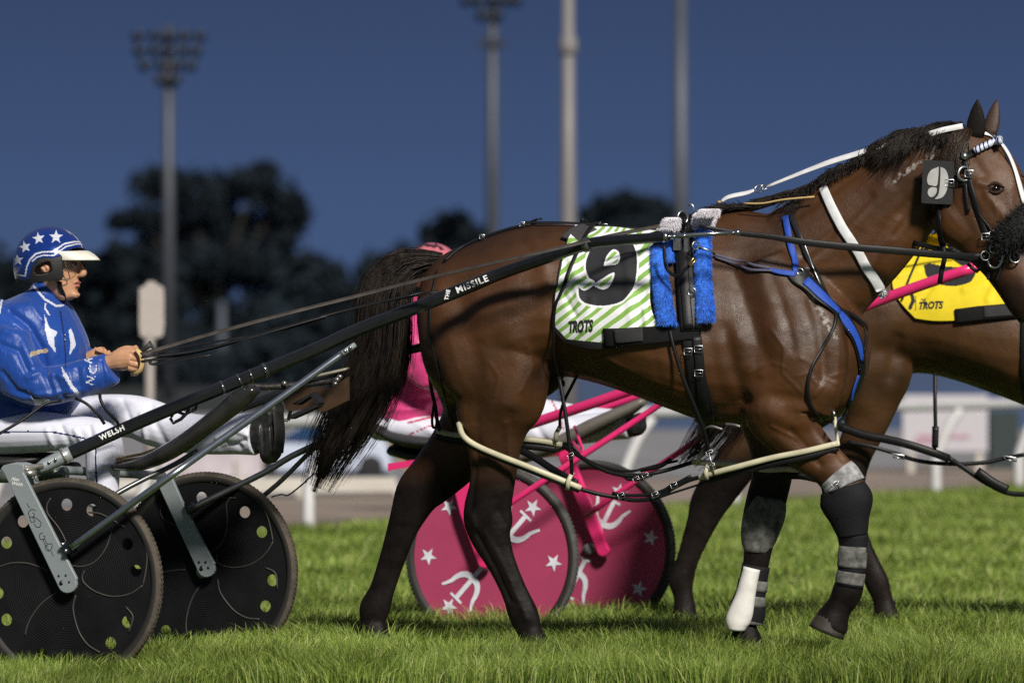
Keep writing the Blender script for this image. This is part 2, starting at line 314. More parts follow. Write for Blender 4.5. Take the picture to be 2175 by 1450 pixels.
# grass: blades in one mesh
def grass():
    Vs = []; Fs = []; base = 0
    bands = [(22.6, 24.6, 13500, .100, .0030), (24.6, 26.2, 9500, .098, .0034), (26.2, 28.5, 4200, .100, .0045), (28.5, 33, 1900, .085, .0065), (33, 56, 620, .07, .011)]
    allb = []
    for y0, y1, dens, h, wd in bands:
        hw = 1.0*1110/F
        n = int(dens*(y1-y0)*(hw*(y0+y1)))
        y = rng.uniform(y0, y1, n); x = rng.uniform(-1, 1, n)*(hw*y+.15)
        s = edge_side(x, y) < 0; x, y = x[s], y[s]; n = len(x)
        q = np.sin(x*5.1+np.sin(y*4.3)*1.7)+np.sin(y*6.7+x*2.2)
        clump = 1+.22*q/2+.18*np.sin(x*23+y*17)
        hh = h*clump*rng.uniform(.6, 1.28, n)*(1-.25*ss(.0, 1, rng.random(n)))
        allb.append((x, y, hh, np.full(n, wd)*rng.uniform(.7, 1.3, n)))
    x, y, hh, wd = [np.concatenate(t) for t in zip(*allb)]; n = len(x)
    z = gz(x, y); az = rng.uniform(0, 2*math.pi, n); lean = rng.uniform(.05, .6, n)*hh*np.where(rng.random(n) < .38, 2.0, 1.); la = 2.2*np.sin(x*3.1+y*1.7)+1.3*np.sin(x*7.3-y*5.1)+rng.normal(.2, .9, n)
    dx, dy = np.cos(la)*lean, np.sin(la)*lean; wx, wy = np.cos(az)*wd/2, np.sin(az)*wd/2
    lv = [(0, 1., 0), (.45, .85, .22), (.8, .5, .62), (1., 0, 1.)]
    V = np.empty((n, 7, 3), np.float32)
    for i, (t, w_, b_) in enumerate(lv):
        cx, cy, cz = x+dx*b_, y+dy*b_, z+hh*t*(1-.18*b_)
        if i < 3:
            V[:, 2*i] = np.stack([cx-wx*w_, cy-wy*w_, cz], -1); V[:, 2*i+1] = np.stack([cx+wx*w_, cy+wy*w_, cz], -1)
        else: V[:, 6] = np.stack([cx, cy, cz], -1)
    me = bpy.data.meshes.new('grass'); me.vertices.add(n*7); me.vertices.foreach_set('co', V.ravel())
    idx = np.array([0, 1, 3, 2, 2, 3, 5, 4, 4, 5, 6], np.int32); L = (np.arange(n, dtype=np.int32)[:, None]*7+idx).ravel()
    me.loops.add(n*11); me.loops.foreach_set('vertex_index', L)
    st = (np.arange(n, dtype=np.int32)[:, None]*11+np.array([0, 4, 8], np.int32)).ravel()
    me.polygons.add(n*3); me.polygons.foreach_set('loop_start', st); me.polygons.foreach_set('use_smooth', np.ones(n*3, bool))
    me.update(calc_edges=True)
    tip = np.tile(np.array([0, 0, .45, .45, .8, .8, 1.]), n); rnd = np.repeat(rng.random(n), 7)
    attr(me, 'tip', tip); attr(me, 'rnd', rnd)
    m = bpy.data.materials.new('grass_blade'); m.use_nodes = True; N = m.node_tree.nodes; Lk = m.node_tree.links; b = N['Principled BSDF']
    a = N.new('ShaderNodeAttribute'); a.attribute_name = 'rnd'; t = N.new('ShaderNodeAttribute'); t.attribute_name = 'tip'
    r = N.new('ShaderNodeValToRGB'); E = r.color_ramp.elements; E[0].position = 0; E[0].color = (.095, .155, .020, 1); E[1].position = 1; E[1].color = (.50, .52, .24, 1)
    for p_, c_ in ((.45, (.195, .292, .044, 1)), (.8, (.315, .39, .085, 1)), (.94, (.42, .48, .13, 1))): q_ = E.new(p_); q_.color = c_
    Lk.new(a.outputs['Fac'], r.inputs[0])
    tn = N.new('ShaderNodeTexCoord'); nz = N.new('ShaderNodeTexNoise'); nz.inputs['Scale'].default_value = 1.3; nz.inputs['Detail'].default_value = 3; Lk.new(tn.outputs['Object'], nz.inputs['Vector'])
    hs = N.new('ShaderNodeHueSaturation'); mr = N.new('ShaderNodeMapRange'); mr.inputs['From Min'].default_value = .3; mr.inputs['From Max'].default_value = .7; mr.inputs['To Min'].default_value = .75; mr.inputs['To Max'].default_value = 1.2
    Lk.new(nz.outputs['Fac'], mr.inputs['Value']); Lk.new(mr.outputs[0], hs.inputs['Value']); Lk.new(r.outputs[0], hs.inputs['Color']); Lk.new(hs.outputs[0], b.inputs['Base Color'])
    b.inputs['Roughness'].default_value = .5; b.inputs['Specular IOR Level'].default_value = .3
    tr = N.new('ShaderNodeBsdfTranslucent'); Lk.new(hs.outputs[0], tr.inputs['Color']); mxs = N.new('ShaderNodeMixShader'); mxs.inputs[0].default_value = .25
    Lk.new(b.outputs[0], mxs.inputs[1]); Lk.new(tr.outputs[0], mxs.inputs[2]); Lk.new(mxs.outputs[0], N['Material Output'].inputs['Surface'])
    me.materials.append(m); o = link('grass', me); tag(o, 'lush green racecourse turf grass in front of the rail', 'grass', kind='stuff')
grass()
# ---------------------------------------------------------------- the leading horse
HP = Frame(1350, 24.25, 14)
def horse_mesh():
    mb = MB()
    slab(mb, HP, [(897, 600, 720, .08, 0), (915, 568, 800, .16, 0), (950, 536, 850, .215, .05), (1010, 510, 872, .255, .12), (1070, 488, 858, .275, .15),
        (1130, 476, 820, .28, .15), (1190, 476, 800, .275, .18), (1260, 480, 812, .285, .2), (1340, 489, 838, .305, .2), (1420, 488, 868, .31, .22),
        (1490, 462, 893, .295, .28), (1550, 448, 903, .265, .32), (1620, 452, 905, .245, .3), (1700, 480, 900, .235, .2), (1765, 545, 892, .21, .1), (1812, 625, 858, .165, 0), (1840, 690, 790, .09, 0)])
    # haunch and near hind leg
    limb(mb, HP, [(1000, 620, .13, 70, .09), (1030, 700, .14, 118, .125), (1052, 780, .145, 118, .125), (1062, 840, .145, 100, .11), (1052, 895, .14, 80, .09), (1050, 940, .135, 60, .07), (1049, 990, .13, 51, .055),
        (1044, 1035, .13, 48, .048), (1036, 1080, .13, 51, .045), (1038, 1110, .13, 52, .042), (1044, 1145, .13, 42, .034), (1066, 1197, .13, 31, .027), (1092, 1255, .13, 28, .026), (1112, 1305, .13, 32, .033), (1128, 1345, .13, 25, .028)], k=24)
    limb(mb, HP, [(1124, 1340, .13, 25, .032), (1134, 1365, .13, 32, .045), (1142, 1395, .13, 40, .056)])
    # far hind leg
    limb(mb, HP, [(1010, 700, -.13, 105, .12), (1030, 800, -.13, 110, .12), (1020, 890, -.13, 85, .09), (975, 955, -.13, 68, .068), (925, 1010, -.13, 57, .055),
        (890, 1045, -.13, 50, .046), (870, 1085, -.13, 40, .038), (852, 1130, -.13, 32, .03), (832, 1190, -.13, 28, .026), (812, 1250, -.13, 27, .026), (796, 1292, -.13, 33, .033), (790, 1325, -.13, 25, .028)], k=24)
    limb(mb, HP, [(790, 1318, -.13, 25, .03), (794, 1345, -.13, 32, .045), (800, 1385, -.13, 38, .055)])
    # shoulder, near fore leg
    limb(mb, HP, [(1600, 560, .14, 70, .07), (1640, 650, .16, 105, .09), (1680, 740, .165, 120, .10), (1690, 810, .165, 105, .10), (1668, 870, .16, 92, .09), (1690, 925, .155, 62, .07), (1725, 962, .15, 50, .058), (1760, 990, .15, 43, .05),
        (1785, 1022, .15, 44, .048), (1797, 1060, .15, 54, .05), (1803, 1095, .15, 44, .045), (1810, 1135, .15, 33, .036), (1811, 1180, .15, 28, .03), (1806, 1225, .15, 29, .03), (1799, 1258, .15, 33, .035), (1786, 1284, .15, 28, .03)], k=24)
    limb(mb, HP, [(1798, 1265, .15, 28, .03), (1780, 1292, .15, 29, .035), (1768, 1315, .15, 36, .046), (1762, 1338, .15, 38, .05)])
    # far fore leg
    limb(mb, HP, [(1640, 780, -.14, 100, .09), (1640, 880, -.14, 75, .075), (1642, 950, -.14, 52, .06), (1640, 1010, -.14, 43, .05), (1628, 1060, -.14, 43, .048), (1617, 1110, -.14, 41, .045), (1611, 1160, -.14, 31, .034),
        (1604, 1205, -.14, 28, .03), (1594, 1250, -.14, 28, .03), (1580, 1295, -.14, 32, .034), (1580, 1335, -.14, 27, .03)], k=24)
    limb(mb, HP, [(1580, 1335, -.14, 27, .032), (1588, 1365, -.14, 33, .045), (1594, 1398, -.14, 40, .055)])
    # neck
    limb(mb, HP, [(1610, 664, 0, 184, .16), (1680, 606, 0, 160, .15), (1750, 548, 0, 142, .13), (1820, 489, 0, 130, .115), (1890, 424, 0, 115, .10), (1950, 376, .005, 100, .092), (2005, 340, .01, 82, .082), (2040, 325, .015, 66, .07)], k=28)
    # head, turned a little towards the lights
    limb(mb, HP, [(2026, 292, .03, 40, .055), (2047, 322, .035, 68, .075), (2066, 365, .045, 92, .093), (2082, 415, .055, 102, .098), (2098, 460, .062, 97, .092), (2116, 505, .07, 80, .078), (2140, 550, .08, 62, .066), (2166, 600, .09, 52, .058), (2188, 645, .10, 46, .055), (2200, 675, .105, 36, .042)], k=28)
    limb(mb, HP, [(2010, 440, .06, 50, .08), (2040, 470, .065, 56, .085), (2070, 500, .07, 46, .075)], k=20)
    limb(mb, HP, [(2125, 570, .075, 26, .035), (2142, 600, .08, 28, .036), (2158, 628, .085, 24, .032)], k=16)
    # sheath
    limb(mb, HP, [(1130, 790, 0, 36, .05), (1165, 812, 0, 32, .04), (1180, 828, 0, 22, .03)], k=16)
    limb(mb, HP, [(1120, 800, .02, 60, .09), (1080, 850, .02, 50, .08)], k=16)
    me = remesh(mb, 'horse', .0052, 14)
    muscles(me, HP, [
        ([(1180, 640), (1178, 720), (1150, 800)], 14, -.012), ([(1090, 720), (1110, 780), (1085, 850)], 34, .016), ([(1150, 560), (1168, 610)], 22, .012), ([(1130, 500), (1165, 560)], 16, .008),
        ([(980, 640), (1010, 780), (1010, 880)], 22, -.008), ([(930, 620), (950, 760), (975, 880)], 26, .008), ([(1085, 880), (1070, 960)], 16, -.008), ([(1010, 900), (1020, 1000)], 14, -.006), ([(1055, 1060), (1060, 1110)], 12, -.005),
        ([(1205, 740), (1260, 790), (1360, 830)], 18, -.006), ([(1560, 560), (1600, 660), (1630, 760)], 20, -.008), ([(1570, 720), (1600, 800), (1620, 870)], 26, .012), ([(1650, 720), (1700, 770), (1720, 830)], 40, .014),
        ([(1780, 690), (1790, 760), (1770, 830)], 26, .012), ([(1725, 640), (1745, 720), (1750, 800)], 14, -.010), ([(1690, 590), (1760, 700)], 14, -.006), ([(1560, 860), (1640, 840), (1720, 850)], 14, -.008),
        ([(1650, 880), (1690, 900)], 20, .010), ([(1700, 880), (1760, 960)], 14, .009), ([(1680, 915), (1740, 985)], 9, -.008), ([(1735, 900), (1790, 975)], 8, -.005), ([(1655, 930), (1700, 970)], 10, .006),
        ([(1480, 560), (1500, 700), (1540, 860)], 16, -.005), ([(1880, 400), (1780, 520), (1700, 580)], 18, .008), ([(1930, 430), (1830, 560)], 14, -.007), ([(1990, 380), (1985, 460)], 14, -.010), ([(1700, 450), (1850, 350)], 12, -.006),
        ([(2078, 388), (2110, 398)], 10, .008), ([(2095, 412), (2140, 470)], 9, .006), ([(2070, 440), (2110, 520)], 12, -.006), ([(2060, 330), (2090, 370)], 12, -.005), ([(2145, 400), (2150, 480)], 10, .004),
        ([(1014, 1135), (1052, 1205), (1084, 1275)], 5, -.006), ([(1030, 1130), (1072, 1205), (1102, 1275)], 6, .004), ([(1112, 1295), (1118, 1312)], 9, .006), ([(1000, 1090), (1010, 1115)], 8, .006), ([(1060, 1085), (1075, 1110)], 9, -.004), ([(1010, 960), (1004, 1040), (1000, 1085)], 7, -.007), ([(1075, 900), (1085, 980), (1078, 1040)], 8, .006),
        ([(1640, 700), (1668, 740), (1662, 790), (1700, 830)], 4, .0022), ([(1700, 760), (1730, 775), (1742, 800), (1775, 815)], 4, .0025), ([(1690, 800), (1715, 792), (1735, 815)], 3.5, .002), ([(1730, 840), (1760, 800), (1790, 790)], 4, .0025), ([(1590, 790), (1640, 770), (1670, 780)], 4, .002), ([(1290, 760), (1360, 800), (1450, 830)], 5, .002), ([(1640, 905), (1690, 930), (1730, 975)], 4, .003), ([(1040, 770), (1060, 800), (1050, 840)], 4, .002), ([(1120, 730), (1130, 780), (1105, 830)], 5, .003),
        ([(1350, 560), (1380, 700), (1400, 800)], 12, -.0022), ([(1400, 560), (1425, 700), (1440, 820)], 12, -.0022), ([(1540, 700), (1560, 790), (1580, 850)], 14, -.007), ([(1640, 600), (1672, 680), (1684, 740)], 12, -.006), ([(1610, 560), (1640, 640)], 16, .006), ([(1850, 420), (1760, 500), (1690, 560)], 10, -.005), ([(1905, 470), (1850, 560), (1830, 640)], 12, .006), ([(1960, 420), (1900, 500)], 8, -.005),
        ([(2085, 455), (2100, 490), (2120, 520)], 4, .0025), ([(2110, 425), (2118, 460), (2112, 490)], 3.5, .002), ([(2130, 300), (2150, 380)], 8, .004),
        ([(1798, 1030), (1830, 1060), (1835, 1080)], 14, .006), ([(1775, 1060), (1780, 1100)], 10, .006), ([(1650, 450), (1560, 500)], 20, .004)])
    V = get_v(me); q = Q(V); lat = HP.lat(V)
    near = lat > 0; fore = q[:, 0] > 1400
    y0 = np.where(fore, np.where(near, 985, 930), np.where(near, 930, 930)); y1 = np.where(fore, np.where(near, 1055, 1060), np.where(near, 1060, 1050))
    dark = ss(0, 1, (q[:, 1]-y0)/(y1-y0))*.97
    # dark hair along the back, the muzzle and behind the jaw
    dark = np.maximum(dark, .45*np.exp(-(polyd(q, [(900, 560), (1000, 512), (1130, 474), (1300, 480), (1540, 445)])/55)**2))
    dark = np.maximum(dark, .85*ss(0, 1, (q[:, 1]-540+.3*(2120-q[:, 0]))/70)*(q[:, 0] > 2075)*(q[:, 1] < 800))
    dark = np.maximum(dark, .7*np.exp(-(polyd(q, [(1150, 800), (1185, 790)])/38)**2))
    dark = np.maximum(dark, .35*np.exp(-(polyd(q, [(1600, 520), (1700, 500), (1900, 400)])/60)**2))
    dark = np.maximum(dark, .9*np.exp(-((q[:, 0]-2113)/20)**2-((q[:, 1]-402)/11)**2))
    foam = np.zeros(len(V))
    for pts, wd, h in (([(1695, 590), (1760, 690), (1775, 720)], 16, .95), ([(1900, 385), (1930, 360), (1965, 335)], 14, .92), ([(1985, 290), (1975, 340)], 14, .9), ([(1710, 560), (1730, 620)], 14, .85), ([(1690, 500), (1720, 560)], 14, .7),
                       ([(1800, 640), (1830, 680)], 10, .7)):
        foam = np.maximum(foam, h*np.exp(-(polyd(q, pts)/wd)**2))
    attr(me, 'points', dark); attr(me, 'foam', foam)
    return me
coat = coatmat('bay_coat', (.076, .0298, .0088), (.0070, .0062, .0062))
hm = horse_mesh(); hm.materials.append(coat)
HT = bvh(hm)
horse = tag(link('horse', hm), 'dark bay harness horse in front, striding right with a green striped cloth', 'horse')
def H(px, py, off=.006, lat=.25): return on(HT, px, py, off, HP, lat)
HAIR = mat('horse_hair', (.019, .0135, .0105), .5, var=.75, scale=45, stretch=(1, 1, .12), spec=.35)
# ears
for tip, b0, b1, lat, lt in (((2076, 211), (2051, 300), (2092, 296), .075, .095), ((2117, 211), (2084, 296), (2118, 288), -.045, -.075)):
    mb = MB(); R = []
    for t, wd in ((0, .8), (.2, 1.0), (.45, 1.0), (.7, .72), (.88, .38), (1, .05)):
        cx = (b0[0]+b1[0])/2*(1-t)+tip[0]*t; cy = (b0[1]+b1[1])/2*(1-t)+tip[1]*t; hw = (b1[0]-b0[0])/2*wd*(1-.1*t); a = np.arange(14)/14*2*math.pi
        dd = np.where(np.sin(a) > 0, .012, .028)*wd      # hollow towards the front
        R.append(HP.pt(cx+hw*np.cos(a), np.full(14, cy), np.full(14, lat+(lt-lat)*t))+(np.sin(a)*dd)[:, None]*HP.nn)
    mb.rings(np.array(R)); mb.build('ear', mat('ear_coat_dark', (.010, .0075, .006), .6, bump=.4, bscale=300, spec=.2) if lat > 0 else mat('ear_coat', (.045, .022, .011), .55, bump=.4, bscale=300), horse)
HOOF = mat('hoof_horn', (.035, .028, .022), .55, var=.4, scale=30, bump=.2)
for (c0, c1, l, r0, r1, h0, h1) in (((1768, 1312), (1755, 1342), .15, 33, 40, .044, .056), ((1138, 1375), (1146, 1404), .13, 34, 42, .048, .06), ((796, 1355), (802, 1392), -.13, 33, 41, .048, .06), ((1590, 1370), (1597, 1404), -.14, 34, 42, .048, .06)):
    mb = MB(); limb(mb, HP, [(c0[0], c0[1], l, r0, h0), ((c0[0]+c1[0])/2, (c0[1]+c1[1])/2, l, (r0+r1)/2, (h0+h1)/2), (c1[0], c1[1], l, r1, h1)], k=22, sub=2); mb.build('hoof', HOOF, horse)
# eye
p, n = H(2117, 401, -.010); mb = MB(); mb.ball(p, .0165, n=12)
mb.build('eye', mat('horse_eye', (.006, .004, .003), .08), horse)
for (a, b, c) in (((2099, 395), (2114, 390), (2133, 399)), ((2100, 406), (2116, 409), (2133, 403))):
    mb = MB(); mb.tube([H(*a, .001)[0], H(*b, .004)[0], H(*c, .001)[0]], [.003, .0065, .003], sub=4); mb.build('eyelid', mat('eyelid_skin', (.030, .015, .008), .7, spec=.2), horse)
# hair: tapering strands collected in one mesh
def strands(mb, paths, w0, th=.5):
    """paths: list of (n,3) arrays; three-sided tapered hairs"""
    for p in paths:
        k = len(p); r = w0*np.linspace(1, .15, k)**.6*rng.uniform(.6, 1.3); mb.tube(p, r, k=3)
def tail_mesh(fr, spine, half, nst, name, parent, m, w0=.0028, lsp=.05, fan=1.0):
    C = catmull(np.array(spine, float), 6); W = catmull(np.array(half, float)[:, None], 6)[:, 0]; mb = MB(); T = unit(np.gradient(C, axis=0)); N = np.stack([-T[:, 1], T[:, 0]], -1); n = len(C); paths = []
    nl = 34; lu = np.linspace(-1, 1, nl)+rng.normal(0, .05, nl); le = rng.uniform(.62, 1.0, nl)*(1-.16*np.abs(lu)); lw = rng.uniform(0, 6.28, nl); lf = rng.uniform(3, 8, nl); ld = rng.normal(0, 1, nl)      # locks of hair
    for i in range(nst):
        j = int(rng.integers(0, nl)); loose_ = rng.random() < .22
        u = lu[j]+rng.normal(0, .035 if not loose_ else .16); i0 = int(rng.choice([0, 0, 0, 1, 2, 4, 7])*n/40); i1 = int(n*min(1., le[j]*rng.uniform(.86, 1.06)))
        if loose_: i1 = int(n*rng.uniform(.5, 1.0))
        idx = np.unique(np.linspace(i0, max(i0+6, i1-1), 11).astype(int).clip(0, n-1)); s = (idx-idx[0])/max(1, idx[-1]-idx[0]); env = W[idx]
        off = u*env*fan+np.sin(s*lf[j]+lw[j])*env*.09*s+(rng.normal(0, .12)+.25*loose_*rng.normal(0, 1))*env*s**3
        q = C[idx]+N[idx]*off[:, None]; spread = rng.normal(0, 1)
        paths.append(fr.pt(q[:, 0], q[:, 1], lsp*(.75*ld[j]+.4*spread)*env/W.max()*(1-.5*min(1, abs(u)))))
    strands(mb, paths, w0)
    # the solid dock under the loose hair
    k_ = int(n*.62); core = [(c[0], c[1], 0, w_*(.62-.35*t_), lsp*.5*w_/W.max()) for c, w_, t_ in zip(C[:k_:3], W[:k_:3], np.linspace(0, 1, len(C[:k_:3])))]
    limb(mb, fr, core, k=10, sub=1); return mb.build(name, m, parent, fixn=False)
tail_mesh(HP, [(940, 556), (905, 556), (862, 568), (828, 604), (815, 660), (810, 730), (790, 800), (755, 865), (718, 930), (692, 985), (668, 1045)], [13, 18, 31, 42, 46, 48, 51, 52, 47, 36, 24], 7500, 'tail', horse, HAIR, w0=.0015)
def mane():
    mb = MB(); paths = []
    crest = catmull(np.array([(1535, 445), (1590, 438), (1650, 420), (1710, 398), (1770, 372), (1830, 340), (1890, 302), (1950, 282), (2010, 268), (2045, 262)], float), 10)
    nl = 85; lt = np.sort(rng.random(nl)); lL = rng.uniform(.55, 1.3, nl); ld = rng.normal(0, .22, nl); lw = rng.uniform(0, 6.28, nl); lh = rng.uniform(.014, .036, nl); lu = rng.uniform(2, 17, nl); ls = rng.uniform(.45, 1.05, nl)
    for i in range(3600):
        j = int(rng.integers(0, nl)); t = float(np.clip(lt[j]+rng.normal(0, .016), 0, 1)); c = crest[int(t*(len(crest)-1))]; L = (.10+.045*math.sin(t*9)-.02*t)*lL[j]*rng.uniform(.7, 1.15)*600
        dirx = -.62+ld[j]+.25*math.sin(t*21+1)+rng.normal(0, .07); sl = ls[j]+rng.normal(0, .06)
        if t < .3: dirx, sl, L = -1.05+ld[j]*.4, .14+.25*ls[j]+rng.normal(0, .03), L*.75
        P0 = []; wv = lw[j]+rng.normal(0, .3); up = lu[j]*rng.uniform(.6, 1.2); lift = lh[j]+rng.normal(0, .004); lt0 = rng.normal(0, .012)
        for s in np.linspace(0, 1, 8):
            x = c[0]+dirx*L*s+(7*math.sin(s*5.5+wv)+3*math.sin(s*12+wv*2))*s; y = c[1]-up*math.sin(min(1, s*2.2)*math.pi)*.8+sl*L*s**1.35
            r = H(x, y, lift*(.55+.45*s), .02); P0.append(r[0] if s > .05 else HP.pt(x, y+3, lt0))
        P0 = np.array(P0)
        for _ in range(2): P0[1:-1] = (P0[:-2]+2*P0[1:-1]+P0[2:])/4
        paths.append(P0)
    strands(mb, paths, .0017); limb(mb, HP, [(c[0], c[1]+4, 0, 9, .018) for c in crest[::6]], k=10, sub=1)
    mb.build('mane', HAIR, horse, fixn=False)
mane()
def forelock():
    mb = MB(); paths = []
    for i in range(220):
        x0 = rng.uniform(2015, 2062); y0 = rng.uniform(268, 300); L = rng.uniform(60, 150); dx = rng.normal(-.35, .18)
        paths.append(np.array([H(x0+dx*L*s+4*math.sin(s*6+i), y0+L*s, .014+.006*math.sin(i), .08)[0] for s in np.linspace(0, 1, 7)]))
    strands(mb, paths, .0014); mb.build('forelock', mat('brown_hair', (.035, .018, .009), .45, var=.5, scale=4), horse, fixn=False)
forelock()
# ---------------------------------------------------------------- harness of the leading horse
def strap_on(mb, pts, wpx, off=.007, th=.005, mi=0, sub=5, lat=.25, grab=None):
    """leather strap lying on the horse along photo points; width in photo pixels"""
    A = catmull(np.array([(p[0], p[1]) for p in pts], float), sub); wd = np.broadcast_to(np.asarray(wpx, float), (len(pts),))
    W = np.interp(np.linspace(0, 1, len(A)), np.linspace(0, 1, len(pts)), wd)/602.
    G = [(grab or H)(x, y, off, lat) for x, y in A]; X = np.array([g[0] for g in G]); N = np.array([g[1] for g in G])
    for _ in range(2):
        N[1:-1] = unit(N[:-2]+2*N[1:-1]+N[2:]); X[1:-1] = (X[:-2]+2*X[1:-1]+X[2:])/4
    mb.ribbon(X, W, th, N, mi); return X
def hp(px, py, lat): return HP.pt(px, py, lat)
def loose(mb, pts, r=.004, mi=0, k=6, flat=.5, up=None, sub=5):
    """cord or strap hanging free: points (px, py, lat)"""
    mb.tube([HP.pt(*p) for p in pts], r, k=k, mi=mi, up=HP.nn if up is None else up, flat=flat, sub=sub)
def buckle(mb, c, r=.012, mi=0, th=.0022, ax=None):
    c = np.asarray(c, float); u = HP.t if ax is None else unit(np.asarray(ax, float)); v = unit(np.cross(u, HP.nn))
    mb.tube([c+HP.nn*.005+u*r*a+v*r*.8*b for a, b in ((-1, -1), (1, -1), (1, 1), (-1, 1))], th, k=6, mi=mi, closed=True, up=HP.nn)
    mb.tube([c+HP.nn*.006-u*r, c+HP.nn*.006+u*r], th*.7, k=5, mi=mi, up=HP.nn)
# --- saddle cloth
def patch(left, right, nu, nv, bulge=0.):
    Lc = catmull(np.array(left, float), 12); Rc = catmull(np.array(right, float), 12); v = np.linspace(0, 1, nv); u = np.linspace(0, 1, nu)
    f = lambda C: np.stack([np.interp(v, np.linspace(0, 1, len(C)), C[:, i]) for i in (0, 1)], -1)
    l, r = f(Lc), f(Rc); g = l[:, None]*(1-u)[None, :, None]+r[:, None]*u[None, :, None]
    g[..., 1] += bulge*(v**5)[:, None]*(4*u*(1-u))[None, :]; return g, u, v
def cloth(grab, g, wr, mats, paint, name, parent, fr, seed=0):
    nv, nu = g.shape[:2]; X = np.zeros((nv, nu, 3)); lat0 = .2
    gv = np.unique(np.concatenate([np.arange(0, nv, 6), [nv-1]])); gu = np.unique(np.concatenate([np.arange(0, nu, 6), [nu-1]]))
    Xc = np.array([[grab(g[i, j, 0], g[i, j, 1], .012, lat0)[0] for j in gu] for i in gv])
    for _ in range(2):                                   # the fabric bridges small hollows
        Xc[1:-1] = (Xc[:-2]+2*Xc[1:-1]+Xc[2:])/4; Xc[:, 1:-1] = (Xc[:, :-2]+2*Xc[:, 1:-1]+Xc[:, 2:])/4
    tmp = np.stack([[np.interp(np.arange(nv), gv, Xc[:, j, k]) for j in range(len(gu))] for k in range(3)], -1)      # gu x nv x 3
    X = np.stack([[np.interp(np.arange(nu), gu, tmp[:, i, k]) for i in range(nv)] for k in range(3)], -1)
    dy = np.gradient(X, axis=0); dx = np.gradient(X, axis=1); N = unit(np.cross(dx, dy)); N *= np.where((N @ fr.nn) < 0, -1, 1)[..., None]
    q = g; d = np.zeros((nv, nu))
    for (a, b, wd, h) in wr: d += h*np.exp(-(segd(q, a, b)/wd)**2)
    d += .0022*np.sin(q[..., 0]*.055+q[..., 1]*.03+seed)*np.sin(q[..., 1]*.041-q[..., 0]*.017)
    X = X+N*d[..., None]
    far = fr.mirror(X)[::-1]; G = np.concatenate([far, X], 0); mb = MB(); mb.rings(G, 0, cap=False, closed=False)
    fc = (g[:-1, :-1]+g[1:, 1:])/2; mi = paint(fc); allm = np.concatenate([mi[::-1], np.zeros((1, nu-1), int), mi], 0)
    mb.m = [int(t) for t in allm.ravel()]
    o = mb.build(name, mats, parent, fixn=False); s = o.modifiers.new('thick', 'SOLIDIFY'); s.thickness = .004; s.offset = -1; return o, X
NINE = [(318, 520), (345, 535), (385, 515), (400, 490), (370, 470), (352, 420), (360, 365), (390, 310), (450, 262), (530, 262), (590, 300), (614, 370), (610, 450), (588, 535), (537, 588), (460, 607), (380, 602), (330, 578)]
NOTCH = [(388, 508), (430, 480), (499, 447), (480, 508), (440, 528)]
HOLE = [(444, 410), (458, 364), (490, 330), (520, 342), (527, 385), (502, 408)]
Z4 = lambda pts: [(x/2.4163+1100, y/2.4163+400) for x, y in pts]
def rnd(poly, m=5): return catmull(np.array(list(poly)+[poly[0]], float), m)[:-1]
GREEN = mat('cloth_green', (.25, .47, .09), .7, var=.06, bump=.2, bscale=900); CWHITE = mat('cloth_white', (.86, .87, .90), .7, var=.04, bump=.2, bscale=900)
CBLACK = mat('cloth_black', (.014, .014, .018), .75, bump=.3, bscale=600)
tx, tf = text2d('TROTS', 30, .12, 2.0); 
def paint_green(p):
    x, y = p[..., 0], p[..., 1]; a = math.radians(37); 
    s = x*math.sin(a)+y*math.cos(a); top = np.exp(-((y-490)/32)**2)
    s = s*(1-.0*top)+22*top*np.sin((x-1310)/34.)+4*np.sin(x*.03+y*.02)
    m = np.where((s/19.0) % 1 < .45, 0, 1)
    nine = (inpoly(p, rnd(Z4(NINE))) & ~inpoly(p, rnd(Z4(NOTCH))) & ~inpoly(p, rnd(Z4(HOLE))))
    halo = np.zeros(x.shape, bool)
    for pl in (NINE, NOTCH, HOLE):
        r_ = rnd(Z4(pl)); halo |= polyd(p, list(r_)+[r_[0]]) < 4.2
    m = np.where(halo & ~nine, 1, m); m = np.where(nine, 2, m)
    t = np.stack([(x-1236)/.56, -(y-694)-.04*(x-1236)], -1); m = np.where(intris(t, tx, tf), 2, m)
    m = np.where(x < 1170+np.interp(y, [480, 540, 620, 690, 722], [48, 28, 8, 8, 40])+3, 2, m)          # dark binding
    m = np.where((y > 712+np.interp(x, [1200, 1286, 1400], [3, 14, -10])), 2, m)
    return m
sc_root = thing('saddle_cloth', 'green and white striped saddle cloth with a large black 9 on the horse', 'saddle cloth')
g, u_, v_ = patch([(1222, 486), (1198, 540), (1179, 620), (1177, 690), (1204, 722)], [(1404, 499), (1388, 526), (1382, 615), (1387, 665), (1408, 700)], 260, 270, 26)
cloth(H, g, [((1215, 560), (1235, 640), 9, .008), ((1185, 600), (1225, 670), 7, -.006), ((1330, 520), (1345, 700), 10, .005), ((1360, 640), (1390, 600), 8, -.006), ((1370, 660), (1375, 700), 6, .006), ((1240, 700), (1260, 640), 8, .004), ((1195, 500), (1225, 530), 8, .006)],
      [GREEN, CWHITE, CBLACK], paint_green, 'cloth', sc_root, HP)
mb = MB(); G = catmull(np.array([(1206, 508), (1232, 492), (1262, 484)], float), 8)
for dy in (0,):
    strap_on(mb, [(1212, 516), (1228, 500), (1252, 490)], 46, .016, .004, lat=.08)
mb.build('felt_patch', mat('grey_felt', (.045, .043, .045), .9, bump=.5, bscale=500), sc_root)
mb = MB(); strap_on(mb, [(1287, 715), (1340, 714), (1400, 712), (1482, 703)], [40, 38, 36, 34], .020, .006)
mb.build('belly_strap', BLACKF, sc_root)
